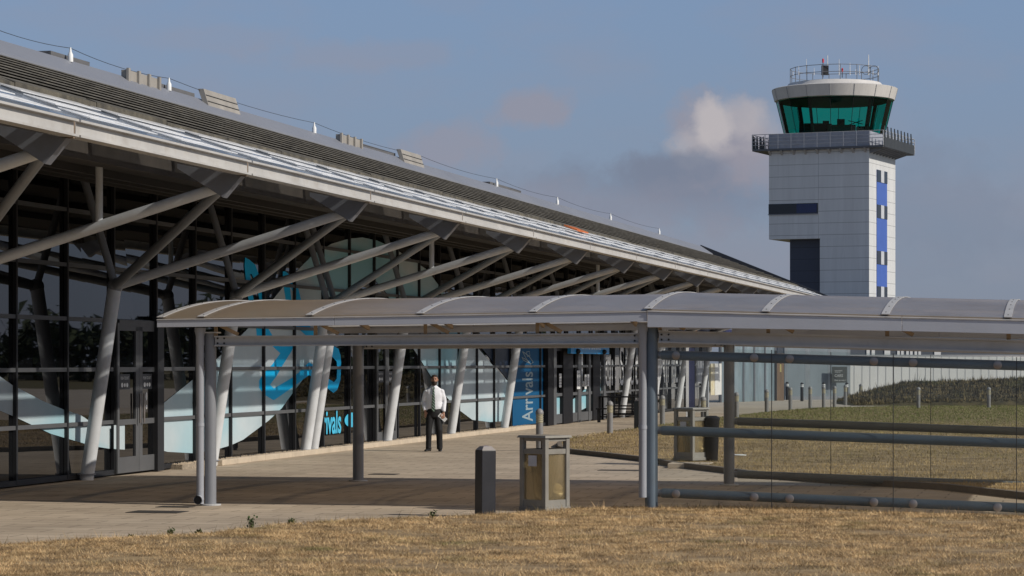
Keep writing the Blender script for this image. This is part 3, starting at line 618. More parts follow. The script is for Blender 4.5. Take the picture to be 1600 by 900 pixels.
# small doors
def door(x0, x1, signs=True):
    a, b = ss(x0), ss(x1); d = hbar('door', a+.05, b-.05, .088, .10, .10, 2.74, m_glass, TB); c = (a+b)/2
    q = MB()
    for (u0, u1, z0, z1) in ((a+.04, a+.14, .05, 2.8), (c-.17, c-.005, .05, 2.74), (c+.005, c+.17, .05, 2.74), (b-.16, b-.04, .05, 2.8), (a+.14, c-.17, .05, .34), (c+.17, b-.16, .05, .34), (a+.14, c-.17, .93, 1.03), (c+.17, b-.16, .93, 1.03), (a+.14, c-.17, 1.90, 1.99), (c+.17, b-.16, 1.90, 1.99), (a+.14, b-.16, 2.66, 2.86)):
        q.hexa([W(u0, .089, z0), W(u1, .089, z0), W(u1, .13, z0), W(u0, .13, z0), W(u0, .089, z1), W(u1, .089, z1), W(u1, .13, z1), W(u0, .13, z1)])
    build('door_frame', q, m_frame_l, d)
    build('handle', MB().tube(W(c-.1, .19, .95), W(c-.1, .19, 1.5), .018, n=10).tube(W(c+.1, .19, .95), W(c+.1, .19, 1.5), .018, n=10), m_steel, d)
    for u, n_ in ((a+.22, 2), (c+.24, 4)):
        y0 = 1.86
        nb = MB(); nb.hexa([W(u, .1005, y0-.28), W(u+.5, .1005, y0-.28), W(u+.5, .1035, y0-.28), W(u, .1035, y0-.28), W(u, .1005, y0), W(u+.5, .1005, y0), W(u+.5, .1035, y0), W(u, .1035, y0)])
        build('door_notice', nb, mat('notice_grey', (.035, .037, .042), .5), d)
        build('notice_text', put_text('PUSH TO EXIT', 1, W(u+.04, .105, y0-.10), FD, UP, box=(.40, .055)), m_white, d)
        ic = MB()
        for j, (du, dz, rw) in enumerate(((.11, -.20, .055), (.24, -.20, .045), (.36, -.20, .05), (.2, -.42, .05), (.2, -.62, .05))[:3+(n_ > 2)*2]):
            ic.poly([W(u+du+rw*math.cos(q_*math.pi/8), .105, y0+dz+rw*(1.6 if j == 3 else .8)*math.sin(q_*math.pi/8)) for q_ in range(16)])
        build('notice_icon', ic, m_white, d)
    return d
door(172, 241); door(581, 613)
hbar('door_jamb', ss(231), ss(241), .09, .20, .02, 2.95, m_frame, TB)
film('ribbon_film', [(178, 664.5), (195, 663), (195, 702.5), (178, 701.5)], m_film, .103)
# main entrance lobby
for (xa, xb, tt, m_) in ((849, 857, .16, m_black), (857.5, 862, .17, m_frame_l), (874, 889, .14, m_black), (898, 903, .13, m_frame_l), (915, 918, .12, m_frame_l), (921, 932, .14, m_black), (938, 941, .13, m_frame_l)):
    hbar('lobby_pier', ss(xa), ss(xb), .02, tt, .02, 2.9, m_, TB)
for z0, z1 in ((.05, .35), (.95, 1.05), (1.9, 1.98), (2.45, 2.9)):
    hbar('lobby_rail', ss(862), ss(938), .0155, .10, z0, z1, m_frame_l if z0 < 2 else m_frame, TB)
bd = hbar('entrance_board', ss(873), ss(934), .30, .42, 2.37, 2.98, m_sky_blue, TB)
build('board_lettering', put_text('Terminal Entrance', 1, W(ss(873)+1.6, .4205, 2.52), FD, UP, box=(ss(934)-ss(873)-3.2, .3)), m_white, bd)
for x in (882, 924):
    build('lamp', MB().sphere(W(ss(x), .46, 2.45), .10, .10, .09, 12, 7), m_black, bd, smooth=True)
for (x, ya, yb, wpx) in ((867, 583, 605, 3.6), (895, 579, 608, 5), (907, 585, 608, 3), (911.5, 584, 603, 2.6)):
    a, b = ss(x), ss(x+wpx); z0, z1 = FP(x, yb).z, FP(x, ya).z
    if wpx > 3.9 or x == 907:
        q = hbar('entrance_notice', a, b, .145, .15, z0, z1, m_white, TB)
        build('notice_text', put_text('Arrivals', 1, W(b-.1, .1515, z0+.08), UP, -FD, box=(z1-z0-.16, (b-a)*.6)), m_bolt, q)
    else:
        q = MB()
        for j in range(5):
            zz = z1-(z1-z0)*(j+.5)/5; q.hexa([W(a, .145, zz-.05), W(b, .145, zz-.05), W(b, .148, zz-.05), W(a, .148, zz-.05), W(a, .145, zz+.03), W(b, .145, zz+.03), W(b, .148, zz+.03), W(a, .148, zz+.03)])
        build('entrance_notice', q, m_white, TB)
# shop sign and posters at the far end
q = hbar('shop_sign', ss(1040), ss(1139), .3, .45, 3.05, 3.65, mat('navy_sign', (.012, .014, .07), .5), TB)
build('orange_strip', MB().hexa([W(ss(1056), .451, 3.28), W(ss(1073), .451, 3.28), W(ss(1073), .46, 3.28), W(ss(1056), .46, 3.28), W(ss(1056), .451, 3.5), W(ss(1073), .451, 3.5), W(ss(1073), .46, 3.5), W(ss(1056), .46, 3.5)]), mat('orange_paint', (.5, .16, .02), .6), q)
hbar('grey_panel', ss(1086), ss(1097), .0155, .07, FP(1090, 599).z, FP(1090, 556).z, mat('pale_grey_panel', (.33, .34, .36), .6), TB)
hbar('poster', ss(1107), ss(1113), .09, .11, FP(1112, 617).z, FP(1112, 568).z, mat('poster_cream', (.62, .50, .22), .6, col2=(.7, .66, .55), scale=3), TB)
hbar('poster', ss(1113.5), ss(1124), .09, .11, FP(1118, 617).z, FP(1118, 568).z, mat('poster_white', (.66, .65, .62), .6, 0, .1, 3), TB)

# ================================================================== CONTROL TOWER
A24 = math.radians(24)
TR = Vector((math.sin(A24), math.cos(A24), 0)); TL = Vector((-math.cos(A24), math.sin(A24), 0))   # along right face, along left face
TC = at(1358, 200)
def Q(a, b, z): return TC+TL*a+TR*b+UP*z      # a metres to the left along the shaded face, b metres back along the lit face
LW, RW = 8.2, 7.6
CT = thing('control_tower', 'white panelled airport control tower with a green-glazed control room and antennas on top', 'control tower', Q(LW/2, RW/2, 0))
def tbox(name, a0, a1, b0, b1, z0, z1, m, parent, **k):
    return build(name, MB().hexa([Q(a0, b0, z0), Q(a1, b0, z0), Q(a1, b1, z0), Q(a0, b1, z0), Q(a0, b0, z1), Q(a1, b0, z1), Q(a1, b1, z1), Q(a0, b1, z1)]), m, parent, **k)
def panel_mat(name, col, step, vstep=0):
    m = mat(name, col, .5, 0, .07, .9, dirt=.35, dirtc=tuple(c*.72 for c in col), stretch=(1.6, 1.6, .12)); t = m.node_tree; l = t.links.new; b = t.nodes['Principled BSDF']
    old = b.inputs['Base Color'].links[0].from_socket
    tcn = nd(t, 'ShaderNodeTexCoord'); sp = nd(t, 'ShaderNodeSeparateXYZ'); l(tcn.outputs['Object'], sp.inputs[0])
    md = nd(t, 'ShaderNodeMath', operation='MODULO'); l(sp.outputs[2], md.inputs[0]); md.inputs[1].default_value = step
    ls = nd(t, 'ShaderNodeMath', operation='LESS_THAN'); l(md.outputs[0], ls.inputs[0]); ls.inputs[1].default_value = .045
    x = nd(t, 'ShaderNodeMix', data_type='RGBA'); l(ls.outputs[0], x.inputs[0]); l(old, x.inputs[6]); x.inputs[7].default_value = tuple(c*.55 for c in col)+(1,)
    l(x.outputs[2], b.inputs['Base Color']); return m
m_tow = panel_mat('tower_cladding', (.62, .63, .63), .93)
m_towd = panel_mat('tower_navy', (.045, .055, .085), .93)
m_twin = mat('tower_window', (.012, .015, .022), .08, 0, .1, 1)
m_tblue = mat('tower_blue', (.06, .125, .43), .45, 0, .06, 1)
zt_ = lambda y: H+(HOR-y)/20.0
ZB = zt_(231)
sh = tbox('upper_shaft', 0, LW, 0, RW, zt_(371), ZB, m_tow, CT)
tbox('lower_shaft', 0, 4.0, .003, RW, 0, zt_(371)-.003, m_tow, CT)
tbox('recessed_core', 4.003, 6.75, .9, RW-.2, 0, zt_(371)-.003, m_towd, CT)
wn = tbox('band_window', 4.15, LW+.02, -.05, 1.2, zt_(331), zt_(315), m_twin, CT)
tbox('blue_pane', 4.25, 5.9, -.054, -.051, zt_(330), zt_(316), mat('blue_pane', (.012, .022, .09), .15), wn)
tbox('window_sill', 4.1, LW+.06, -.09, -.005, zt_(332.5), zt_(331.2), m_plate, wn)
b0, b1 = RW*.27, RW*.66
sp_ = tbox('blue_strip', -.04, -.003, b0, b1, 3, zt_(262), m_tblue, CT)
for ya, yb in ((262, 281), (317, 338), (390, 411), (446, 470), (520, 541)):
    wv = tbox('stair_window', -.07, -.041, b0, b1, zt_(yb), zt_(ya), m_twin, CT)
    tbox('window_mullion', -.085, -.071, b0+(b1-b0)*.36, b0+(b1-b0)*.66, zt_(yb), zt_(ya), mat('pale_mullion', (.5, .52, .55), .5), wv)
for a, b in ((4.1, 4.13),): tbox('vertical_joint', a, b, -.008, -.002, zt_(371), ZB, mat('joint_grey', (.36, .37, .38), .6), CT)
# balcony
PO = 1.25
bal = tbox('balcony', -PO, LW+PO, -PO*.35, RW+PO, ZB+.003, ZB+.16, mat('balcony_dark', (.10, .105, .115), .6), CT)
tbox('parapet_wall', -.01, LW+.01, -.02, RW, ZB+.162, zt_(204), mat('parapet_grey', (.33, .35, .40), .5), CT)
for k in range(9):
    a = .2+k*(LW-.4)/8
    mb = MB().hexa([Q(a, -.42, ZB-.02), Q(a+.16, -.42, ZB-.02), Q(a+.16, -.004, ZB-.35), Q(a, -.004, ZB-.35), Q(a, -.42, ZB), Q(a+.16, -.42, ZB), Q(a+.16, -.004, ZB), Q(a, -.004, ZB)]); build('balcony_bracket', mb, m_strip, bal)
for k in range(9):
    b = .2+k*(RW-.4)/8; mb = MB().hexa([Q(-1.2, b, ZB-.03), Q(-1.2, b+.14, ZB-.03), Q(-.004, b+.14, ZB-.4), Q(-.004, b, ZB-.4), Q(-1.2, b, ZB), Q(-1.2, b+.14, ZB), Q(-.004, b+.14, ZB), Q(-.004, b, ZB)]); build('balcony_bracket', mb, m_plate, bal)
mb = MB(); R0 = ZB+.16
cs = [(-PO, -PO*.35), (LW+PO, -PO*.35), (LW+PO, RW+PO), (-PO, RW+PO)]
for (a0, c0_), (a1, c1_) in zip(cs, cs[1:]+cs[:1]):
    n_ = 10
    for k in range(n_): q = k/n_; mb.tube(Q(a0+(a1-a0)*q, c0_+(c1_-c0_)*q, R0), Q(a0+(a1-a0)*q, c0_+(c1_-c0_)*q, R0+1.15), .03, n=8)
    for z in (.3, .58, .86, 1.15): mb.tube(Q(a0, c0_, R0+z), Q(a1, c1_, R0+z), .024, n=8)
build('railing', mb, mat('rail_galv', (.42, .43, .45), .5, .2, .1, 2), bal)
m_fin = mat('fin_dark', (.035, .04, .045), .6)
for k in range(9):     # dark pointed fins on the lit side and on the far left side
    b = -.3+k*(RW+PO)/9
    build('screen_fin', MB().prism([Q(-PO-.05, b, R0-.12), Q(-PO-.05, b+.97, R0-.12), Q(-PO-.05, b+.97, R0+.62), Q(-PO-.05, b+.45, R0+.66), Q(-PO-.05, b+.16, R0+1.5), Q(-PO-.05, b, R0+1.5)], TL*.05), m_fin, bal)
    build('screen_fin', MB().prism([Q(LW+PO+.05, b, R0-.05), Q(LW+PO+.05, b+.5, R0-.05), Q(LW+PO+.05, b+.25, R0+1.1), Q(LW+PO+.05, b+.12, R0+1.1)], TL*-.05), m_fin, bal)
for k in range(4):
    a = LW+.25+k*.25; build('screen_fin', MB().prism([Q(a, -.38, R0), Q(a+.2, -.38, R0), Q(a+.12, -.38, R0+1.0), Q(a+.07, -.38, R0+1.0)], TR*.05), m_fin, bal)
# control room
CC = Q(LW/2, RW/2+.5, 0)
ZG0, ZG1 = zt_(204)-.1, 23.05
NS = 16; RB, RT = 3.95, 4.68
def ringp(r, z, k, off=.5): t = 2*math.pi*(k+off)/NS; return CC+Vector((r*math.cos(t), r*math.sin(t), z))
m_gg = see_through('green_glass', (.10, .66, .54), .05, 0)
cab = build('control_room_base', MB().lathe(CC, [(4.02, ZG0-.45), (4.05, ZG0-.05), (3.98, ZG0)], NS), mat('cab_base', (.45, .46, .46), .5), CT)
for k in range(NS):
    build('window_pane', MB().add([ringp(RB, ZG0, k), ringp(RB, ZG0, k+1), ringp(RT, ZG1, k+1), ringp(RT, ZG1, k)], [(0, 1, 2, 3)]), m_gg, cab)
mb = MB()
for k in (1, 5, 7, 10, 13, 15): mb.tube(ringp(RB-.25, ZG0, k), ringp(RT-.3, ZG1, k), .16 if k % 2 else .1, n=8)
for k in range(NS): mb.tube(ringp(RB+.005, ZG0, k), ringp(RT+.005, ZG1, k), .022, n=6)
build('window_post', mb, m_black, cab)
build('ceiling', MB().lathe(CC, [(4.3, 22.9), (4.5, 22.98)], NS), m_black, cab)
mb = MB()
for (dx, dy, w_, d_, h_) in ((-1.9, -2.2, 1.6, .8, .95), (0.2, -2.6, 2.2, .8, .8), (2.1, -1.8, 1.1, .8, .75), (-.6, 1.2, 1.0, .5, 1.25), (1.6, 1.6, .4, .4, 1.2), (.2, -2.4, .6, .12, 1.3), (-1.0, -2.5, .5, .12, 1.15), (-2.6, .8, .3, .3, 1.3)):
    mb.box(CC+Vector((dx, dy, ZG0)), w_, d_, h_)
mb.tube(CC+Vector((.9, -1.6, ZG0+.9)), CC+Vector((2.0, -1.9, ZG0+1.25)), .03).tube(CC+Vector((.9, -1.6, ZG0+1.25)), CC+Vector((2.0, -1.9, ZG0+.95)), .03)
build('console', mb, m_black, cab)
rf = build('cab_roof', MB().lathe(CC, [(4.55, 23.0), (4.78, 23.05), (5.02, 23.95), (4.9, 24.0), (4.1, 23.98), (3.95, 24.1), (3.7, 24.42), (3.2, 24.5)], 48), panel_mat('cab_roof_panel', (.60, .58, .55), 50.), CT, smooth=True)
mb = MB()
for k in range(NS): mb.tube(ringp(4.80, 23.06, k, .5), ringp(5.035, 23.94, k, .5), .018, n=6)
build('panel_joint', mb, mat('joint_grey', (.36, .37, .38), .6), rf)
mb = MB(); rr_ = 3.55
for k in range(16):
    t = 2*math.pi*k/16; t2 = 2*math.pi*(k+1)/16; p0 = CC+Vector((rr_*math.cos(t), rr_*math.sin(t), 0)); p1 = CC+Vector((rr_*math.cos(t2), rr_*math.sin(t2), 0))
    mb.tube(p0+UP*24.3, p0+UP*25.65, .03, n=6)
    for z in (25.05, 25.62): mb.tube(p0+UP*z, p1+UP*z, .025, n=6)
build('roof_railing', mb, mat('rail_dark', (.16, .17, .19), .5), rf)
m_ant = mat('antenna_white', (.75, .75, .75), .5); m_red = mat('red_lamp', (.6, .03, .05), .4)
for (px, ytop, r) in ((1260, 84, .02), (1293, 78, .035), (1311, 84, .025), (1343, 94, .025), (1357, 77, .04), (1372, 95, .025), (1248, 95, .02), (1272, 98, .02), (1328, 90, .025), (1337, 100, .02), (1364, 100, .02), (1239, 104, .02)):
    p0 = at(px, 203.5, 24.9); build('antenna', MB().tube(p0, Vector((p0.x, p0.y, zt_(ytop))), r*1.5, r*.8, n=8), m_ant, rf)
for (px, yt) in ((1286, 92), (1316, 107)):
    p0 = at(px, 202.5, 24.6); an = build('lamp_mast', MB().tube(p0, Vector((p0.x, p0.y, zt_(yt))), .03, n=8), m_bolt, rf)
    build('obstruction_lamp', MB().lathe(Vector((p0.x, p0.y, zt_(yt))), [(.07, 0), (.08, .25), (.03, .33)], 10), m_red, an)
p0 = at(1289, 202.5, 24.8); build('equipment_box', MB().box(p0, .55, .3, .75), m_bolt, rf)
mb = MB()
for px in (1353, 1366):
    p0 = at(px, 203, 24.9)
    for k in range(10): a, b = 2*math.pi*k/10, 2*math.pi*(k+1)/10; mb.tube(p0+Vector((.35*math.cos(a), 0, .35+.35*math.sin(a))), p0+Vector((.35*math.cos(b), 0, .35+.35*math.sin(b))), .02, n=6)
build('loop_aerial', mb, m_bolt, rf)

# ================================================================== WALKWAY CANOPY
CA = Vector((fy, -fx, 0)); CP = gp(325, 790)          # axis of the walkway, near-left post foot
DEPTH = 7.76
UR = 6.517
def C(u, v, z): return CP+CA*u+FD*v+UP*z
UEND = 15.0
def rise(u): return .010*u if u <= UR else .065-.0285*(u-UR)
def zt2(u): return rise(u)
CW = thing('walkway_canopy', 'long covered walkway with curved roof and grey posts, glazed on its right part', 'canopy', C(0, 0, 0))
EV = -.32       # front eave, metres in front of the posts
VB = DEPTH+.35
def rz(v):      # roof profile over the width
    w_ = (v-EV)/(VB-EV)*2-1; return .325*(1-abs(w_)**2.4)
def roof_sheet(u0, u1, base, m, nm='roof_sheet', lift=0., th=.03, nseg=34, single=False):   # curved sheet over the walkway
    mb = MB(); vs = []; fs = []
    for k in range(nseg+1):
        v = EV+(VB-EV)*k/nseg
        for u in (u0, u1):
            for dz in (0, th): vs.append(C(u, v, base+rise(u)+rz(v)+lift+dz))
    for k in range(nseg):
        a = 4*k; b = a+4
        fs += [(a+1, a+3, b+3, b+1), (a, b, b+2, a+2), (a, a+1, b+1, b), (a+2, b+2, b+3, a+3)]
    fs += [(0, 2, 3, 1), (4*nseg, 4*nseg+1, 4*nseg+3, 4*nseg+2)]
    if single: fs = [(4*k+1, 4*k+3, 4*k+7, 4*k+5) for k in range(nseg)]
    mb.add(vs, fs); return build(nm, mb, m, CW, smooth=single)
def canopy_mat():
    m = mat('canopy_sheet', (.29, .325, .385), .34, 0, .16, 1.0, .03, 3, dirt=.45, dirtc=(.17, .15, .12))
    t = m.node_tree; l = t.links.new; b = t.nodes['Principled BSDF']; old = b.inputs['Base Color'].links[0].from_socket
    tcn = nd(t, 'ShaderNodeTexCoord'); sp = nd(t, 'ShaderNodeSeparateXYZ'); l(tcn.outputs['Object'], sp.inputs[0])
    n = nd(t, 'ShaderNodeTexNoise', i_Scale=.7, i_Detail=6.0); l(tcn.outputs['Object'], n.inputs['Vector'])
    ad = nd(t, 'ShaderNodeMath', operation='MULTIPLY_ADD'); l(n.outputs[0], ad.inputs[0]); ad.inputs[1].default_value = -5.0; l(sp.outputs[0], ad.inputs[2])
    r = nd(t, 'ShaderNodeMapRange'); l(ad.outputs[0], r.inputs[0]); r.inputs[1].default_value = -1.5; r.inputs[2].default_value = 3.2; r.inputs[3].default_value = .85; r.inputs[4].default_value = .12
    x = nd(t, 'ShaderNodeMix', data_type='RGBA'); l(r.outputs[0], x.inputs[0]); l(old, x.inputs[6]); x.inputs[7].default_value = (.285, .225, .15, 1)
    l(x.outputs[2], b.inputs['Base Color'])
    tl = nd(t, 'ShaderNodeBsdfTranslucent'); tl.inputs[0].default_value = (.78, .63, .47, 1); tp = nd(t, 'ShaderNodeBsdfTransparent'); tp.inputs[0].default_value = (1, .82, .62, 1)
    o_ = t.nodes['Material Output']; a1 = nd(t, 'ShaderNodeMixShader'); a1.inputs[0].default_value = .34; l(b.outputs[0], a1.inputs[1]); l(tl.outputs[0], a1.inputs[2])
    a2 = nd(t, 'ShaderNodeMixShader'); a2.inputs[0].default_value = .10; l(a1.outputs[0], a2.inputs[1]); l(tp.outputs[0], a2.inputs[2]); l(a2.outputs[0], o_.inputs[0]); return m
m_csheet = canopy_mat()
UL = -.665
ZE_L, ZE_R = 2.70, 2.715
roof_sheet(UL, UR-.004, ZE_L, m_csheet, single=True); roof_sheet(UR+.004, UEND, ZE_R+.005, m_csheet, single=True)
def rib(u, base, wd=.105):
    r = roof_sheet(u-wd/2, u+wd/2, base, m_strip, 'rib_strip', .034, .010)
    for k in range(5):
        v = EV+.14+k*.55; c = C(u, v, base+rise(u)+rz(v)+.045); build('rivet', MB().lathe(c, [(.010, 0), (.010, .006)], 8), m_bolt, r)
for k in range(-1, 9):
    u = UL+.05 if k == -1 else k*1.63
    rib(u, ZE_L if u < UR-.1 else ZE_R+.005)
# fascias (folded sheet), front and back
def fascia(u0, u1, zt0, zt1, zb0, zb1, v):
    mb = MB(); q0, q1 = C(u0, v, 0), C(u1, v, 0); d = FD*.03
    mb.hexa([q0+UP*zb0, q1+UP*zb1, q1+d+UP*zb1, q0+d+UP*zb0, q0+UP*zt0, q1+UP*zt1, q1+d+UP*zt1, q0+d+UP*zt0])
    o = build('fascia', mb, m_cfas, CW, bevel=.004)
    mb = MB(); mb.hexa([q0-FD*.012+UP*(zt0+.002), q1-FD*.012+UP*(zt1+.002), q1+FD*.14+UP*(zt1+.012), q0+FD*.14+UP*(zt0+.012), q0-FD*.012+UP*(zt0+.012), q1-FD*.012+UP*(zt1+.012), q1+FD*.14+UP*(zt1+.05), q0+FD*.14+UP*(zt0+.05)])
    build('drip_flashing', mb, m_strip, o)
    return o
for v in (EV, VB-.03):
    fascia(UL, 2.0, 2.685, 2.71, 2.585, 2.602, v); fascia(2.006, UR-.01, 2.71, 2.77, 2.602, 2.645, v)
    fascia(UR+.0, 10.0, 2.775, 2.675, 2.565, 2.50, v-.012); fascia(10.006, UEND, 2.675, 2.535, 2.50, 2.36, v-.012)
# beams and posts
for v in (0, DEPTH):
    for (u0, u1, zb0, zb1, zt0, zt1) in ((.12, UR-.09, 2.31, 2.335, 2.46, 2.49), (UR+.11, UEND-.2, 2.35, 2.11, 2.525, 2.285)):
        mb = MB()
        for (dv0, dv1, f0, f1) in ((-.03, .03, 0., 1.), (-.075, -.03, 0, .13), (-.075, -.03, .87, 1.), (.03, .075, 0, .13), (.03, .075, .87, 1.)):
            q = []
            for zz in (f0, f1):
                za = zb0+(zt0-zb0)*zz; zb = zb1+(zt1-zb1)*zz; q += [C(u0, v+dv0, za), C(u1, v+dv0, zb), C(u1, v+dv1, zb), C(u0, v+dv1, za)]
            mb.hexa(q)
        o = build('beam', mb, m_cbeam, CW)
        mb = MB()
        for u, zz in ((u0+.04, zb0), (u0+.14, zb0), (u1-.04, zb1), (u1-.14, zb1)):
            for dz in (.045, .115): c = C(u, v-.031, zz+dz); mb.tube(c, c-FD*.014, .014, n=8)
        build('bolt', mb, m_bolt, o)
def post(u, v, ztop, r=.09, base=True, m=None):
    o = build('post', MB().tube(C(u, v, 0), C(u, v, ztop), r, n=28), m or m_cpost, CW, smooth=True)
    build('base_plate', MB().lathe(C(u, v, .005), [(r+.07, 0), (r+.07, .018), (r+.004, .022)], 24), m_cbeam, o)
    build('cap_plate', MB().box(C(u, v, ztop), .24, .24, .02, CA, FD), m_cbeam, o)
    return o
post(.03, .02, 2.5, .085); post(0, DEPTH, 2.5, .095); post(UR, 0, 2.56, .09, m=m_rail); post(UR, DEPTH, 2.53, .092); post(13.0, 0, 2.33, .09, m=m_rail); post(13.0, DEPTH, 2.33, .09)
def downpipe(u, v, zt_, zb_, elbow):
    mb = MB(); c = C(u, v, 0)
    mb.lathe(c, [(.055, zb_), (.055, zt_-.25), (.06, zt_-.24), (.06, zt_-.13), (.08, zt_-.05), (.08, zt_)], 20)
    mb.lathe(c, [(.061, 1.15), (.061, 1.20)], 20)
    if elbow:
        mb.tube(c+UP*.10, c-FD*.10+UP*.09, .062, .066, n=18, cap=False)
    o = build('downpipe', mb, mat('downpipe_grey', (.33, .345, .38), .35, 0, .06, 1), CW, smooth=True)
    if elbow: build('outlet', MB().tube(c-FD*.093+UP*.09, c-FD*.101+UP*.09, .052, n=18), m_black, o)
downpipe(-.085, -.10, 2.58, .03, True); downpipe(UR-.105, -.10, 2.62, .20, False)
# under-roof rafters and struts
for k in range(0, 9):
    u = k*1.63+.0; base = (ZE_L if u < UR-.1 else ZE_R)+rise(u)
    if k in (0, 4): u += .12
    pts = [C(u, EV+.12+(VB-EV-.24)*j/14, base-.045+rz(EV+.12+(VB-EV-.24)*j/14)) for j in range(15)]
    mb = MB()
    for a, b in zip(pts[:-1], pts[1:]): mb.bar(a, b, .05, .07)
    o = build('rafter', mb, m_tan, CW)
    mb = MB(); bt = 2.46+rise(u)*.5 if u < UR else 2.525-.0285*(u-UR)
    mb.bar(C(u, 0, bt), C(u, 0, base-.02+rz(0)), .05, .05, up=(0, 1, 0)); mb.bar(C(u+.35, -.02, bt+.02), C(u, EV+.15, base-.03), .05, .05)
    build('brace', mb, m_tan, o)
for v in (1.2, 2.6, 3.9, 5.2, 6.6):
    for (u0, u1, bs) in ((UL+.1, UR-.1, ZE_L), (UR+.1, UEND-.1, ZE_R)):
        build('purlin', MB().bar(C(u0, v, bs-.03+rise(u0)+rz(v)), C(u1, v, bs-.03+rise(u1)+rz(v)), .05, .06), m_tan, CW)
# glazed side walls: rails, panes, stand-off studs
m_pane = see_through('screen_glass', (.955, .97, .965), .06, .012, (.5, .52, .5))
def sidewall(v, zs, r, pane_v, joints, studs, m_r):
    for z0 in zs:
        f = lambda u: z0-.0300*(u-UR)
        rl = build('rail', MB().tube(C(UR+.14, v+.05, f(UR+.14)), C(UEND-.3, v+.05, f(UEND-.3)), r, n=24), m_r, CW, smooth=True)
        build('rail_stub', MB().tube(C(UR+.0, v+.05, f(UR)), C(UR+.2, v+.05, f(UR+.2)), r*.82, n=20), m_cpost, rl, smooth=True)
        if studs and z0 != zs[1]:
            for u in studs:
                c = C(u, pane_v, f(u)); sd = build('stud', MB().tube(c, c-FD*.022, .058, .058, n=20).tube(c-FD*.022, c-FD*.027, .058, .048, n=20).tube(c, C(u, v+.05, f(u)), .02, n=10), m_steel, CW, smooth=True)
    for a, b in zip(joints[:-1], joints[1:]):
        pn = build('glass_pane', MB().hexa([C(a+.006, pane_v, .06-.028*(a-UR)), C(b-.006, pane_v, .06-.028*(b-UR)), C(b-.006, pane_v+.012, .06-.028*(b-UR)), C(a+.006, pane_v+.012, .06-.028*(a-UR)), C(a+.006, pane_v, 2.30-.03*(a-UR)), C(b-.006, pane_v, 2.30-.03*(b-UR)), C(b-.006, pane_v+.012, 2.30-.03*(b-UR)), C(a+.006, pane_v+.012, 2.30-.03*(a-UR))]), m_pane, CW)
        build('pane_edge', MB().hexa([C(b-.005, pane_v-.001, .055-.028*(b-UR)), C(b+.005, pane_v-.001, .055-.028*(b-UR)), C(b+.005, pane_v+.013, .055-.028*(b-UR)), C(b-.005, pane_v+.013, .055-.028*(b-UR)), C(b-.005, pane_v-.001, 2.3-.03*(b-UR)), C(b+.005, pane_v-.001, 2.3-.03*(b-UR)), C(b+.005, pane_v+.013, 2.3-.03*(b-UR)), C(b-.005, pane_v+.013, 2.3-.03*(b-UR))]), m_bolt, pn)
J = [UR+.12, UR+1.69, UR+3.35, UR+5.0, UR+6.65, UR+8.2]
ST = [UR+.36, UR+1.45, UR+1.94, UR+3.09, UR+3.62, UR+4.75, UR+5.26, UR+6.4]
sidewall(0, (2.185, 1.135, .262), .066, -.075, J, ST, m_rail)
Jb = [UR+.12, UR+1.70, UR+3.36, UR+5.0, UR+6.6, UR+8.2]
sidewall(DEPTH, (2.17, 1.085, .19), .068, DEPTH+.14, Jb, None, mat('rear_rail_grey', (.13, .145, .15), .45, 0, .1, 1.3, dirt=.2))

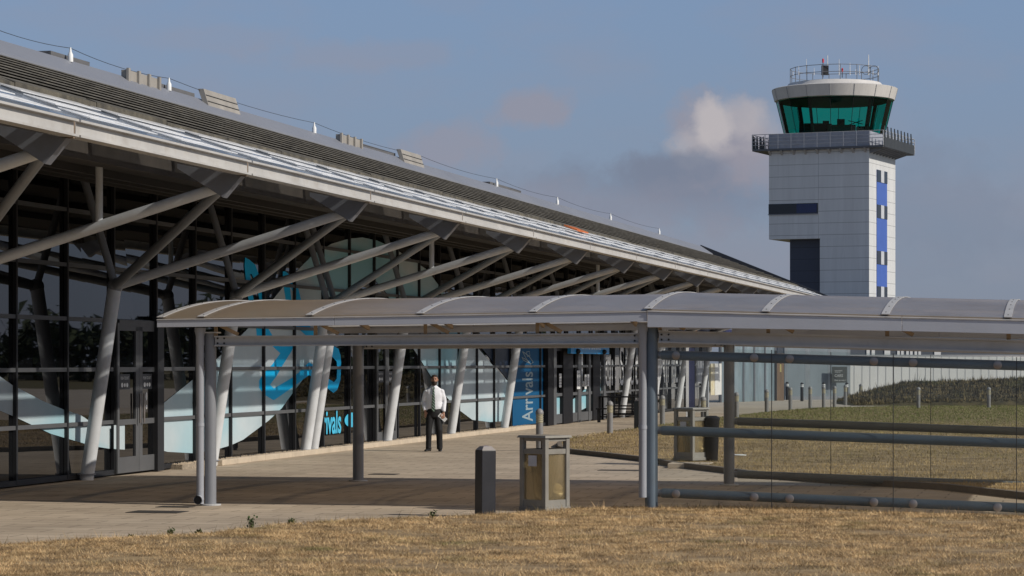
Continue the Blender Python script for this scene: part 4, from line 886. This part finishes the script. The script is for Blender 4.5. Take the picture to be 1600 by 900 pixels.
# ================================================================== STREET THINGS
# clear-sided litter bin
def litter_bin(loc, label):
    t = thing('litter_bin', label, 'litter bin', (0, 0, 0), 'clear-sided litter bins')
    w_ = .5; h = 1.05; m_b = mat('bin_frame', (.235, .225, .20), .5, 0, .12, 4, dirt=.3, dirtc=(.12, .1, .08))
    build('base', MB().box((0, 0, .0), w_+.02, w_+.02, .06), m_b, t, bevel=.006)
    for a in (-1, 1):
        for b in (-1, 1): build('corner_post', MB().box((a*(w_/2-.035), b*(w_/2-.035), .06), .07, .07, h-.085), m_b, t, bevel=.006)
    for z, hh in ((.06, .10), (.80, .07), (.98, .045)):
        for a in (-1, 1):
            build('side_rail', MB().box((0, a*(w_/2-.03), z), w_-.145, .035, hh), m_b, t); build('side_rail', MB().box((a*(w_/2-.03), 0, z), .035, w_-.145, hh), m_b, t)
    lid = build('lid', MB().hexa([Vector((a*(w_/2+.03), b*(w_/2+.03), h-.025)) for a, b in ((-1, -1), (1, -1), (1, 1), (-1, 1))]+[Vector((a*(w_/2+.01), b*(w_/2+.01), h+.01)) for a, b in ((-1, -1), (1, -1), (1, 1), (-1, 1))]), m_b, t, bevel=.004)
    m_cl = see_through('bin_clear_panel', (.88, .83, .72), .06, .16, (.42, .36, .24), .15)
    for ax, ay in (((1, 0, 0), (0, 1, 0)), ((0, 1, 0), (-1, 0, 0)), ((-1, 0, 0), (0, -1, 0)), ((0, -1, 0), (1, 0, 0))):
        AX, AY = Vector(ax), Vector(ay); c = -AY*(w_/2-.028)
        build('clear_panel', MB().hexa([c+AX*-.178+UP*.162, c+AX*.178+UP*.162, c+AX*.178+AY*.008+UP*.162, c-AX*.178+AY*.008+UP*.162, c-AX*.178+UP*.798, c+AX*.178+UP*.798, c+AX*.178+AY*.008+UP*.798, c-AX*.178+AY*.008+UP*.798]), m_cl, t)
    bag = MB(); nn = 20
    prof = [(.03, .12), (.10, .13), (.15, .2), (.17, .4), (.19, .65), (.205, .80), (.19, .83)]
    vs = []
    for r, z in prof:
        for k in range(nn): a = 2*math.pi*k/nn; q = r*(1+.10*math.sin(5*a+z*9)); vs.append(Vector((q*math.cos(a), q*math.sin(a), z)))
    fs = [(i*nn+k, i*nn+(k+1) % nn, (i+1)*nn+(k+1) % nn, (i+1)*nn+k) for i in range(len(prof)-1) for k in range(nn)]
    bag.add(vs, fs); bg_ = build('liner_bag', bag, see_through('liner_film', (.82, .78, .67), .06, .32, (.45, .39, .26), .3), t, smooth=True)
    rb = MB().sphere((.165, .09, .27), .05, .09, .11, 14, 9)
    for v in rb.v: v += Vector((.012*math.sin(v.z*60), .01*math.sin(v.x*70), .012*math.sin(v.x*50)))
    build('rubbish', rb, mat('crumpled_paper', (.55, .50, .34), .7, 0, .2, 8), bg_, smooth=True)
    build('paper_notice', MB().box((-.02, -.226, .63), .16, .004, .15), mat('notice_paper', (.55, .57, .62), .7), t)
    return t
RB_ = math.radians(-44)
bn = litter_bin((0, 0, 0), 'grey litter bin with clear sides and a pale crumpled bag inside, nearest the foreground grass')
c = gp(851, 798); bn.location = c; bn.rotation_euler = (0, 0, RB_)
b2 = dup(bn, gp(1080, 727), 'clear-sided litter bin standing behind the glazed walkway, at the kerb of the far lawn', RB_)
pad = build('bin_plinth', MB().box(gp(1079, 731, .004), .8, .7, .1, CA, FD), m_kerb, bevel=.01); tag(pad, 'low concrete slab under the far clear-sided litter bin', 'plinth')
b2.location.z = .105
tag(build('black_bin', MB().lathe(gp(1112, 727), [(.11, 0), (.12, .02), (.155, .9), (.165, .92), (.165, .96), (.10, 1.0)], 24), m_black, smooth=True), 'slim black round bin beside the clear bin behind the glass screen', 'litter bin')
# square black posts
def square_post(lab):
    t = thing('square_post', lab, 'post', (0, 0, 0), 'black square posts')
    a = .105
    build('shaft', MB().hexa([Vector((x*a, y*a, 0)) for x, y in ((-1, -1), (1, -1), (1, 1), (-1, 1))]+[Vector((x*a+.012, y*a, .90)) for x, y in ((-1, -1), (1, -1), (1, 1), (-1, 1))]), mat('post_charcoal', (.022, .023, .028), .4, 0, .15, 3), t, bevel=.006)
    build('cap', MB().hexa([Vector((x*a+.012, y*a, .902)) for x, y in ((-1, -1), (1, -1), (1, 1), (-1, 1))]+[Vector((x*a*.55+.012, y*a*.55, .955)) for x, y in ((-1, -1), (1, -1), (1, 1), (-1, 1))]), mat('post_cap', (.30, .27, .25), .5), t, bevel=.004)
    build('cap_label', MB().box((.012, -.0, .9555), .07, .07, .002), mat('label_blue', (.03, .06, .25), .5), t)
    return t
sp1 = square_post('black square post leaning slightly, at the edge of the foreground grass'); sp1.location = gp(758, 808); sp1.rotation_euler = (0, 0, math.radians(-62))
dup(sp1, gp(998, 673), 'black square post beside the dark tables near the entrance', math.radians(-50))
# bollard lights
def bollard(lab):
    t = thing('bollard_light', lab, 'bollard light', (0, 0, 0), 'round-topped bollard lights')
    build('shaft', MB().lathe((0, 0, 0), [(.105, 0), (.105, .015), (.084, .02), (.084, .66)], 24), mat('bollard_grey', (.22, .215, .21), .5, 0, .15, 3, dirt=.2), t, smooth=True)
    lh = build('lamp_head', MB().lathe((0, 0, 0), [(.078, .661), (.078, .87)], 24), mat('lamp_lens', (.48, .44, .30), .4, 0, .1, 5), t, smooth=True)
    mb = MB()
    for k in range(5): z = .675+k*.042; mb.lathe((0, 0, 0), [(.079, z), (.094, z+.004), (.094, z+.012), (.079, z+.022)], 24)
    build('louvre', mb, mat('louvre_pale', (.34, .31, .22), .5), lh)
    build('cap', MB().lathe((0, 0, 0), [(.092, .871), (.094, .90), (.086, .94), (.062, .975), (.03, .995), (.004, 1.0)], 24), mat('bollard_grey', (.22, .215, .21), .5), t, smooth=True)
    return t
bl = bollard('grey bollard light directly behind the nearest clear-sided litter bin'); bl.location = gp(843, 705)
for x, y, lab in ((953, 682, 'grey bollard light at the corner of the far lawn, in front of the dark tables'), (1035, 665, 'grey bollard light just right of the downpipe, between glass screen and terminal'),
                  (1099, 669, 'bollard light rising behind the far clear-sided litter bin'), (1151, 656, 'bollard light just right of the rear canopy post'),
                  (1198, 647, 'bollard light left of the first glass joint, beside the brown gate'), (1235, 641, 'bollard light in front of the left end of the blue-grey wall'),
                  (1266, 638.5, 'bollard light before the middle of the blue-grey wall, between two banded posts'), (1287, 637.5, 'bollard light with a yellow sticker post behind it, left of the dark sign'),
                  (1304, 637, 'bollard light directly below the dark sign on the blue-grey wall'), (1321, 633.5, 'bollard light right of the dark sign, beside the foot of the mound'),
                  (1345, 630.5, 'bollard light partly hidden by the left slope of the mound'), (1435, 640.5, 'lone bollard light standing in front of the grassy mound'),
                  (1545, 640.5, 'bollard light furthest right, in front of the mound')):
    dup(bl, gp(x, y), lab)
def banded(lab):
    t = thing('banded_post', lab, 'post', (0, 0, 0), 'black posts with pale bands')
    build('shaft', MB().lathe((0, 0, 0), [(.085, 0), (.085, .95), (.06, .985), (.01, 1.0)], 18), m_black, t, smooth=True)
    mb = MB()
    for z in (.76, .84): mb.lathe((0, 0, 0), [(.087, z), (.087, z+.05)], 18, cap=False)
    build('pale_band', mb, m_white, t); return t
bp_ = banded('black banded post nearest the brown gate'); bp_.location = gp(1230, 625)
for x, y, lab in ((1253, 627, 'black banded post before the blue-grey wall, between two bollard lights'), (1287, 626, 'black banded post under the left edge of the dark sign'), (1323, 627, 'black banded post where the blue-grey wall meets the white fence')): dup(bp_, gp(x, y), lab)
# totem
t = thing('sign_totem', 'tall slim navy totem with a pale front edge, behind the far litter bin', 'sign', gp(1079, 664))
build('panel', MB().box(gp(1080, 664), .20, .35, 2.55), mat('totem_navy', (.03, .035, .09), .5), t); build('edge_post', MB().box(gp(1074, 664.2), .09, .1, 2.56), mat('totem_edge', (.7, .7, .7), .4), t)
# dark outdoor tables and benches
def table(lab, cat, L_, W_, h, nm):
    t = thing(nm, lab, cat, (0, 0, 0))
    mb = MB()
    for k in range(4): mb.box((0, -W_/2+W_*(k+.5)/4, h-.045), L_, W_/4-.012, .045)
    build('top' if nm == 'table' else 'seat', mb, m_black, t)
    for a in (-1, 1):
        for b in (-1, 1): build('leg', MB().box((a*(L_/2-.08), b*(W_/2-.06), 0), .06, .06, h-.046), m_black, t)
    build('stretcher', MB().box((0, 0, .18), L_-.22, .04, .04), m_black, t)
    return t
tb = table('long black outdoor table in front of the lettered glass', 'table', 1.7, .75, .86, 'table'); tb.location = gp(972, 656.5)
be = table('black bench in front of the long black table', 'bench', 1.6, .36, .5, 'bench'); be.location = gp(968, 660.5)
t2 = dup(tb, gp(1003, 652), 'second black outdoor table, behind and right of the first')
be2 = dup(be, gp(985, 654.5), 'black bench standing between the two black tables')
for o_ in (tb, be, t2, be2): o_.rotation_euler = (0, 0, -TH)

# ================================================================== FAR WALLS, FENCE, BUILDING
def wallbox(name, x0, x1, Y0, Y1, z1, th, m, label, cat):
    a, b = at(x0, Y0), at(x1, Y1); d = (b-a).normalized(); n = Vector((-d.y, d.x, 0))*th
    t = thing(name, label, cat, a)
    o = build('face_panel', MB().hexa([a, b, b+n, a+n, a+UP*z1, b+UP*z1, b+n+UP*z1, a+n+UP*z1]), m, t)
    return t, a, b, d, -n.normalized()
t, a, b, d, n = wallbox('hoarding', 1126, 1211, 132, 138, 3.0, .12, mat('hoarding_sheet', (.17, .22, .25), .45, 0, .35, .8, stretch=(2, 2, .5), dirt=.5, dirtc=(.22, .2, .17)), 'stained blue-grey sheet hoarding at the far end of the terminal', 'hoarding')
for k in range(6): q = a.lerp(b, k/5); build('post', MB().box(q+n*.04, .08, .08, 3.05), m_plate, t)
t, a, b, d, n = wallbox('gate', 1211.5, 1225, 138, 138.6, 2.55, .08, mat('gate_brown', (.13, .085, .055), .8, 0, .3, 1.5, stretch=(3, 3, .6)), 'brown weathered gate with a small yellow notice', 'gate')
build('notice', MB().box(a.lerp(b, .55)+n*.012+UP*1.55, .12, .01, .42), mat('yellow_paper', (.62, .52, .22), .7), t); build('post', MB().box(a-d*.02+n*.05, .1, .1, 2.7), m_bolt, t)
t, a, b, d, n = wallbox('panel_wall', 1225.6, 1328, 141, 143, 2.95, .15, mat('blue_grey_panel', (.155, .19, .215), .5, 0, .12, .7, stretch=(1, 1, .4)), 'blue-grey panelled wall carrying a dark sign, left of the white fence', 'wall')
for k in range(5): q = a.lerp(b, (.02, .33, .36, .68, .98)[k]); build('cover_strip', MB().box(q+n*.02, .16, .05, 2.95), mat('cover_strip', (.30, .33, .35), .5), t)
build('base_strip', MB().bar(a+n*.03+UP*.1, b+n*.03+UP*.1, .05, .2), m_plate, t)
sg = thing('wall_sign', 'dark square sign with pale lettering on the blue-grey wall', 'sign', a.lerp(b, .82)+n*.05)
q0 = at(1299.5, 142)+Vector((0, -.12, 0)); q1 = at(1323, 142.4)+Vector((0, -.12, 0)); z0, z1 = zy(598, 142), zy(573, 142)
build('board', MB().hexa([q0+UP*z0, q1+UP*z0, q1+Vector((0, .05, z0)), q0+Vector((0, .05, z0)), q0+UP*z1, q1+UP*z1, q1+Vector((0, .05, z1)), q0+Vector((0, .05, z1))]), mat('sign_dark', (.022, .028, .026), .5), sg)
for body, fz, hz_, wx in (('London Southend', .72, .07, .5), ('Airport', .62, .07, .4), ('CARS', .36, .15, .55), ('Pick up only >', .09, .10, .78)):
    build('sign_text', put_text(body, 1, q0+Vector((.05+.1, -.004, z0+(z1-z0)*fz)), (1, 0, 0), UP, box=(wx*.83, hz_), bold=.02), mat('sign_pale', (.45, .46, .45), .6), sg)
t, a, b, d, n = wallbox('white_fence', 1328.6, 1750, 143, 143, 2.44, .1, mat('white_boarding', (.74, .73, .70), .6, 0, .06, 1, stretch=(1, 1, .3)), 'bright white boarded fence behind the mound', 'fence')
mb = MB()
for k in range(34): q = a.lerp(b, (k+.5)/34); mb.box(q+n*.006, .02, .012, 2.4)
build('board_joint', mb, mat('joint_grey', (.36, .37, .38), .6), t)
build('coping', MB().bar(a+UP*2.47-n*.05, b+UP*2.47-n*.05, .16, .05), mat('joint_grey', (.36, .37, .38), .6), t)
fb = thing('far_building', 'low dark building with a row of pale windows beyond the white fence', 'building', at(1300, 185))
a, b = at(1215, 185), at(1720, 185)
wl = build('wall', MB().hexa([a, b, b+Vector((0, 12, 0)), a+Vector((0, 12, 0)), a+UP*4.4, b+UP*4.4, b+Vector((0, 12, 4.4)), a+Vector((0, 12, 4.4))]), mat('far_wall', (.10, .115, .14), .6, 0, .15, .4), fb)
build('roof', MB().hexa([a+Vector((-.3, -.3, 4.41)), b+Vector((.3, -.3, 4.41)), b+Vector((.3, 12.3, 4.41)), a+Vector((-.3, 12.3, 4.41)), a+Vector((-.3, -.3, 4.7)), b+Vector((.3, -.3, 4.7)), b+Vector((.3, 12.3, 4.7)), a+Vector((-.3, 12.3, 4.7))]), mat('far_roof', (.05, .06, .09), .7), fb)
for x0, x1 in ((1354, 1359), (1362, 1367), (1382, 1391), (1402, 1406), (1408, 1412), (1416, 1420), (1422, 1426), (1429, 1433), (1435, 1439), (1460, 1470)):
    p0, p1 = at(x0, 184.95), at(x1, 184.95); build('window', MB().hexa([p0+UP*2.5, p1+UP*2.5, p1+Vector((0, .04, 2.5)), p0+Vector((0, .04, 2.5)), p0+UP*3.0, p1+UP*3.0, p1+Vector((0, .04, 3.0)), p0+Vector((0, .04, 3.0))]), m_white, fb)

# far wood: only its mirror image shows, in the terminal glass
n = 26000; X = rng.uniform(70, 330, n)
ridge_h = 5.0+2.5*np.sin(X*.11)+1.6*np.sin(X*.31+1)+1.2*np.sin(X*.83+2)+.8*np.sin(X*1.9)
Z = ridge_h*rng.uniform(0, 1, n)**.7; Yw = 330-X*.55+rng.uniform(-5, 5, n)
P = np.zeros((n, 3, 3)); c3 = np.c_[X, Yw, Z]
for k in range(3): P[:, k] = c3+rng.normal(0, .55, (n, 3))
me = bpy.data.meshes.new('far_wood'); me.vertices.add(n*3); me.loops.add(n*3); me.polygons.add(n)
me.vertices.foreach_set('co', P.reshape(-1)); me.loops.foreach_set('vertex_index', np.arange(n*3, dtype=np.int32)); me.polygons.foreach_set('loop_start', np.arange(0, n*3, 3, dtype=np.int32)); me.update(); me.validate()
tag(link_mesh('far_wood', me, mat('far_leaves', (.035, .05, .02), .9, 0, .4, .3)), 'distant belt of dark trees mirrored in the terminal glass', 'wood', kind='stuff')

# weeds, litter, drain covers
m_weed = mat('weed_leaf', (.05, .075, .02), .8, 0, .4, 20)
def weed(px, py, hgt, lab, n_=16):
    base_ = gp(px, py); mb = MB()
    for k in range(n_):
        a = random.uniform(0, 6.28); h = hgt*random.uniform(.35, 1); ln = hgt*random.uniform(.1, .4)
        p1 = base_+Vector((math.cos(a)*ln, math.sin(a)*ln, h)); mb.tube(base_, p1, .003, .0015, n=4)
        for j in range(4):
            q = base_.lerp(p1, .4+.2*j)+Vector((random.uniform(-.02, .02),)*3); s1_ = Vector((random.uniform(-.03, .03), random.uniform(-.03, .03), random.uniform(-.005, .03))); s2_ = Vector((random.uniform(-.015, .015), random.uniform(-.015, .015), random.uniform(.0, .02)))
            mb.add([q, q+s1_*.5+s2_, q+s1_, q+s1_*.5-s2_], [(0, 1, 2, 3)])
    tag(build('weed', mb, m_weed, at=tuple(base_)), lab, 'plant')
weed(203, 844, .06, 'small weed at the far left of the pavement edge'); weed(204+62, 838, .08, 'second weed from the left on the pavement edge'); weed(392, 829, .17, 'tall thin weed left of the bushy weed on the pavement edge')
weed(455, 824, .11, 'bushy green weed on the pavement edge left of the square post', 40); weed(310, 838, .07, 'low dry weed tuft between two thin weeds', 26); weed(676, 813, .12, 'thin weed just left of the black square post')
m_iron = mat('cast_iron', (.06, .055, .05), .7, .3, .2, 5)
for (x, y, w_, d_, lab) in ((246, 800, .75, .5, 'dark drain cover in the paving left of the near canopy post'), (274, 792, .5, .3, 'small drain cover beside the near canopy post'), (600, 741, .5, .4, 'drain cover beyond the canopy shadow left of the person'), (980, 735, 1.1, .35, 'long drain cover near the kerb of the far lawn')):
    c = gp(x, y, .006); cv = thing('drain_cover', lab, 'drain cover', c)
    build('plate', MB().box(c, w_, d_, .006, CA, FD), m_iron, cv)
c = gp(1155, 711, .13); q = MB().sphere(c, .16, .10, .02, 10, 5)
tag(build('litter', q, m_white, smooth=True), 'flattened white scrap of litter on the far lawn', 'litter')

# ================================================================== PERSON
PL = gp(678, 705.5)
PR = thing('person', 'person in white shirt, striped tie and black trousers with one hand in the pocket', 'person', PL)
def Pp(x, y, z): return PL+Vector((x, y, z))       # x to the photo's right, -y towards the camera
X_, Y_ = (1, 0, 0), (0, 1, 0)
def remesh(name, mb, m, parent, vox, it=3):
    me = bpy.data.meshes.new(name); me.from_pydata([tuple(p-PL) for p in mb.v], [], mb.f); me.update()
    o = bpy.data.objects.new(name, me); COL.objects.link(o)
    r = o.modifiers.new('r', 'REMESH'); r.mode = 'VOXEL'; r.voxel_size = vox
    s_ = o.modifiers.new('s', 'SMOOTH'); s_.factor = .5; s_.iterations = it
    me2 = bpy.data.meshes.new_from_object(o.evaluated_get(bpy.context.evaluated_depsgraph_get())); bpy.data.objects.remove(o)
    me2.name = name; ob = link_mesh(name, me2, m, parent, smooth=False); me2.polygons.foreach_set('use_smooth', [True]*len(me2.polygons)); return ob
# joints
SHL, ELL, WRL = (-.17, .0, 1.42), (-.245, .04, 1.16), (-.20, -.06, .945)      # photo-left arm, hand in pocket
SHR, ELR, WRR = (.175, .0, 1.42), (.245, .03, 1.155), (.225, -.08, .915)         # photo-right arm
HIPL, KNL, ANL = (-.095, 0, .92), (-.115, -.035, .50), (-.125, .0, .09)
HIPR, KNR, ANR = (.095, 0, .92), (.125, -.05, .50), (.135, .03, .09)
HD = (.015, -.035, 1.665)
body = MB()
body.loft([(Pp(.0, .015, .86), .15, .10, X_, Y_), (Pp(0, .01, 1.0), .155, .105, X_, Y_), (Pp(0, .0, 1.15), .15, .10, X_, Y_), (Pp(0, 0, 1.32), .17, .11, X_, Y_), (Pp(0, .01, 1.45), .16, .085, X_, Y_), (Pp(0, .01, 1.50), .07, .06, X_, Y_)])
body.limb([Pp(.0, .01, 1.46), Pp(.008, -.01, 1.60)], [.062, .056])
hx, hy, hz2 = HD
body.sphere(Pp(hx, hy+.01, hz2+.025), .076, .093, .095); body.loft([(Pp(hx, hy-.035, hz2-.105), .028, .03, X_, Y_), (Pp(hx, hy-.03, hz2-.085), .048, .05, X_, Y_), (Pp(hx, hy-.015, hz2-.04), .062, .07, X_, Y_), (Pp(hx, hy, hz2+.03), .068, .08, X_, Y_)])
body.limb([Pp(hx, hy-.085, hz2+.02), Pp(hx, hy-.108, hz2-.018)], [.010, .016]); 
for sg_ in (-1, 1): body.sphere(Pp(hx+sg_*.078, hy+.015, hz2), .012, .02, .032, 10, 7)
for sh, el, wr in ((SHL, ELL, WRL), (SHR, ELR, WRR)):
    S_, E_, W_ = Vector(sh), Vector(el), Vector(wr)
    body.limb([Pp(*sh), Pp(*S_.lerp(E_, .5)), Pp(*el), Pp(*E_.lerp(W_, .3)), Pp(*wr)], [.052, .047, .038, .038, .026])
for hp, kn, an in ((HIPL, KNL, ANL), (HIPR, KNR, ANR)):
    A_, B_, C_ = Vector(hp), Vector(kn), Vector(an)
    body.limb([Pp(*hp), Pp(*A_.lerp(B_, .5)), Pp(*kn), Pp(*B_.lerp(C_, .35)), Pp(*an)], [.088, .073, .052, .052, .035])
# right hand (photo right) hanging, fingers curled round folded papers
w0 = Vector(WRR)
body.loft([(Pp(*w0), .026, .018, X_, Y_), (Pp(*(w0+Vector((-.004, -.012, -.04)))), .038, .018, X_, Y_), (Pp(*(w0+Vector((-.008, -.022, -.095)))), .041, .016, X_, Y_)], 12)
for k, ln in enumerate((.068, .078, .072, .056)):
    r0 = w0+Vector((-.040+k*.022, -.022, -.09)); m1 = r0+Vector((-.002, -.018, -ln*.5)); m2 = m1+Vector((-.002, .016, -ln*.35)); m3 = m2+Vector((0, .022, -ln*.12))
    body.limb([Pp(*r0), Pp(*m1), Pp(*m2), Pp(*m3)], [.0098, .0092, .0085, .007], 8)
r0 = w0+Vector((-.036, -.02, -.03)); body.limb([Pp(*r0), Pp(*(r0+Vector((-.026, -.018, -.032)))), Pp(*(r0+Vector((-.022, -.022, -.068))))], [.013, .0115, .008], 8)
# left hand mostly inside the pocket
w1 = Vector(WRL); body.loft([(Pp(*w1), .026, .019, X_, Y_), (Pp(*(w1+Vector((.012, -.0, -.05)))), .036, .02, X_, Y_), (Pp(*(w1+Vector((.02, .005, -.10)))), .036, .018, X_, Y_)], 12)
for k in range(4):
    r0 = w1+Vector((-.012+k*.020, .0, -.095)); body.limb([Pp(*r0), Pp(*(r0+Vector((.008, .004, -.04)))), Pp(*(r0+Vector((.012, .012, -.065))))], [.0098, .009, .007], 8)
r0 = w1+Vector((.03, -.012, -.03)); body.limb([Pp(*r0), Pp(*(r0+Vector((.024, -.01, -.035))))], [.012, .009], 8)
bo = remesh('body', body, mat('skin', (.36, .185, .12), .5, 0, .1, 12), PR, .0075, 2)
# clothes
sh_ = MB()
sh_.loft([(Pp(0, .01, .955), .172, .122, X_, Y_), (Pp(0, .005, 1.03), .190, .135, X_, Y_), (Pp(0, .0, 1.16), .183, .127, X_, Y_), (Pp(0, -.005, 1.32), .200, .130, X_, Y_), (Pp(0, .0, 1.41), .20, .115, X_, Y_), (Pp(0, .005, 1.46), .168, .095, X_, Y_), (Pp(0, .01, 1.50), .105, .08, X_, Y_), (Pp(0, .005, 1.535), .070, .070, X_, Y_)], 24)
for sh, el, wr in ((SHL, ELL, WRL), (SHR, ELR, WRR)):
    S_, E_, W_ = Vector(sh), Vector(el), Vector(wr)
    sh_.sphere(Pp(*(S_+Vector((0, 0, -.022)))), .066, .066, .062)
    sh_.limb([Pp(*S_.lerp(E_, .02)), Pp(*S_.lerp(E_, .3)), Pp(*S_.lerp(E_, .7)), Pp(*el), Pp(*E_.lerp(W_, .45)), Pp(*E_.lerp(W_, .88)), Pp(*E_.lerp(W_, .95))], [.062, .065, .061, .057, .051, .046, .038])
for v in sh_.v: v += Vector((.004*math.sin(v.z*42+v.x*25), .005*math.sin(v.z*55+v.x*30), 0))
shirt = remesh('shirt', sh_, mat('white_cotton', (.74, .75, .79), .8, 0, .04, 6, .35, 28), PR, .011, 7)
col = MB()
for sg_ in (-1, 1): col.prism([Pp(sg_*.004, -.078, 1.522), Pp(sg_*.060, -.035, 1.552), Pp(sg_*.066, -.052, 1.515), Pp(sg_*.036, -.105, 1.468)], (0, .008, 0))
build('collar', col, mat('white_cotton', (.74, .75, .79), .8), shirt)
tr = MB()
tr.loft([(Pp(0, .01, .80), .165, .125, X_, Y_), (Pp(0, .01, .90), .183, .130, X_, Y_), (Pp(0, .005, .985), .180, .128, X_, Y_), (Pp(0, .005, 1.005), .176, .126, X_, Y_)], 24)
for hp, kn, an in ((HIPL, KNL, ANL), (HIPR, KNR, ANR)):
    A_, B_, C_ = Vector(hp), Vector(kn), Vector(an)
    tr.limb([Pp(*(A_+Vector((0, 0, .02)))), Pp(*A_.lerp(B_, .35)), Pp(*A_.lerp(B_, .7)), Pp(*kn), Pp(*B_.lerp(C_, .5)), Pp(*B_.lerp(C_, .92)), Pp(*(C_+Vector((0, -.01, -.035))))], [.102, .096, .083, .075, .070, .068, .070])
for v in tr.v: v += Vector((.005*math.sin(v.z*35+v.x*10), .005*math.sin(v.z*48), 0))
trs = remesh('trousers', tr, mat('black_trouser', (.005, .005, .006), .75, 0, .2, 5), PR, .011, 2)
build('belt_buckle', MB().box(Pp(0, -.128, .982), .045, .01, .03), m_steel, trs)
for (an, tw) in ((ANL, -.35), (ANR, .1)):
    A_ = Vector(an); dx, dy = math.sin(tw), -math.cos(tw); fo = Vector((dx, dy, 0)); sd = Vector((-dy, dx, 0))
    rg = [(-.085, .032, .03), (-.06, .042, .05), (.0, .042, .055), (.08, .048, .035), (.15, .046, .026), (.19, .034, .02), (.205, .012, .012)]
    mb = MB().loft([(PL+A_*1.0+fo*f_-UP*(A_.z-h_-.004), wd, h_, sd, UP) for f_, wd, h_ in rg], 16)
    build('shoe', mb, mat('black_leather', (.014, .013, .013), .3), PR, smooth=True)
def tie_mat():
    m = bpy.data.materials.new('striped_tie'); m.use_nodes = True; t = m.node_tree; l = t.links.new; b = t.nodes['Principled BSDF']
    tcn = nd(t, 'ShaderNodeTexCoord'); wv = nd(t, 'ShaderNodeTexWave', wave_type='BANDS', bands_direction='DIAGONAL', i_Scale=9.0); l(tcn.outputs['Object'], wv.inputs[0])
    cr = nd(t, 'ShaderNodeValToRGB'); l(wv.outputs['Fac'], cr.inputs[0]); cr.color_ramp.interpolation = 'CONSTANT'
    cr.color_ramp.elements[0].color = (.008, .014, .012, 1); cr.color_ramp.elements[1].position = .7; cr.color_ramp.elements[1].color = (.25, .36, .28, 1)
    l(cr.outputs[0], b.inputs['Base Color']); b.inputs['Roughness'].default_value = .6; return m
tie = MB()
tie.prism([Pp(-.022, -.112, 1.50), Pp(.022, -.112, 1.50), Pp(.016, -.128, 1.455), Pp(-.016, -.128, 1.455)], (0, .012, 0))
zs = [(1.456, .017, -.128), (1.33, .030, -.148), (1.18, .036, -.146), (1.03, .042, -.152), (.96, .042, -.150), (.915, .002, -.146)]
tie.loft([(Pp(-.004-.01*(1.45-z), y, z), wd, .006, X_, Y_) for z, wd, y in reversed(zs)], 12)
build('tie', tie, tie_mat(), PR)
hair = MB(); hair.sphere(Pp(hx, hy+.022, hz2+.043), .084, .098, .086, 20, 12)
hair.v = [Vector((v.x, max(v.y, PL.y+hy-.070+(0.05 if v.z < PL.z+hz2+.06 else 0)), v.z)) for v in hair.v]
hair.f = [f for f in hair.f if not all(hair.v[i].z < PL.z+hz2-.01 for i in f)]
build('hair', hair, mat('dark_hair', (.03, .018, .012), .7, 0, .3, 60), PR, smooth=True)
beard = MB().loft([(Pp(hx, hy-.045, hz2-.128), .022, .026, X_, Y_), (Pp(hx, hy-.042, hz2-.105), .05, .052, X_, Y_), (Pp(hx, hy-.03, hz2-.065), .067, .070, X_, Y_), (Pp(hx, hy-.018, hz2-.035), .071, .070, X_, Y_)], 18)
build('beard', beard, mat('dark_hair', (.03, .018, .012), .7), PR, smooth=True)
mo = MB().sphere(Pp(hx, hy-.094, hz2-.052), .03, .012, .009, 12, 7); build('moustache', mo, mat('dark_hair', (.03, .018, .012), .7), PR, smooth=True)
ey = MB()
for sg_ in (-1, 1): ey.sphere(Pp(hx+sg_*.031, hy-.078, hz2+.018), .011, .008, .006, 10, 6)
build('eye', ey, m_black, bo); br_ = MB()
for sg_ in (-1, 1): br_.bar(Pp(hx+sg_*.012, hy-.086, hz2+.038), Pp(hx+sg_*.05, hy-.072, hz2+.040), .008, .009)
build('eyebrow', br_, mat('dark_hair', (.03, .018, .012), .7), bo)
wt = MB().tube(Pp(WRR[0]-.001, WRR[1]+.0, WRR[2]+.028), Pp(WRR[0], WRR[1]-.006, WRR[2]+.004), .036, .034, n=16); build('watch', wt, m_steel, PR, smooth=True)
pp = thing('folded_papers', 'folded white papers and phone held in the lowered hand of the person', 'papers', Pp(WRR[0]-.01, WRR[1]-.06, WRR[2]-.16))
build('sheet', MB().bar(Pp(WRR[0]-.10, WRR[1]-.028, WRR[2]-.05), Pp(WRR[0]+.06, WRR[1]-.03, WRR[2]-.19), .008, .10, up=(0, 0, 1)), m_white, pp)
build('phone', MB().bar(Pp(WRR[0]-.05, WRR[1]-.016, WRR[2]-.07), Pp(WRR[0]+.01, WRR[1]-.018, WRR[2]-.18), .009, .07), m_black, pp)
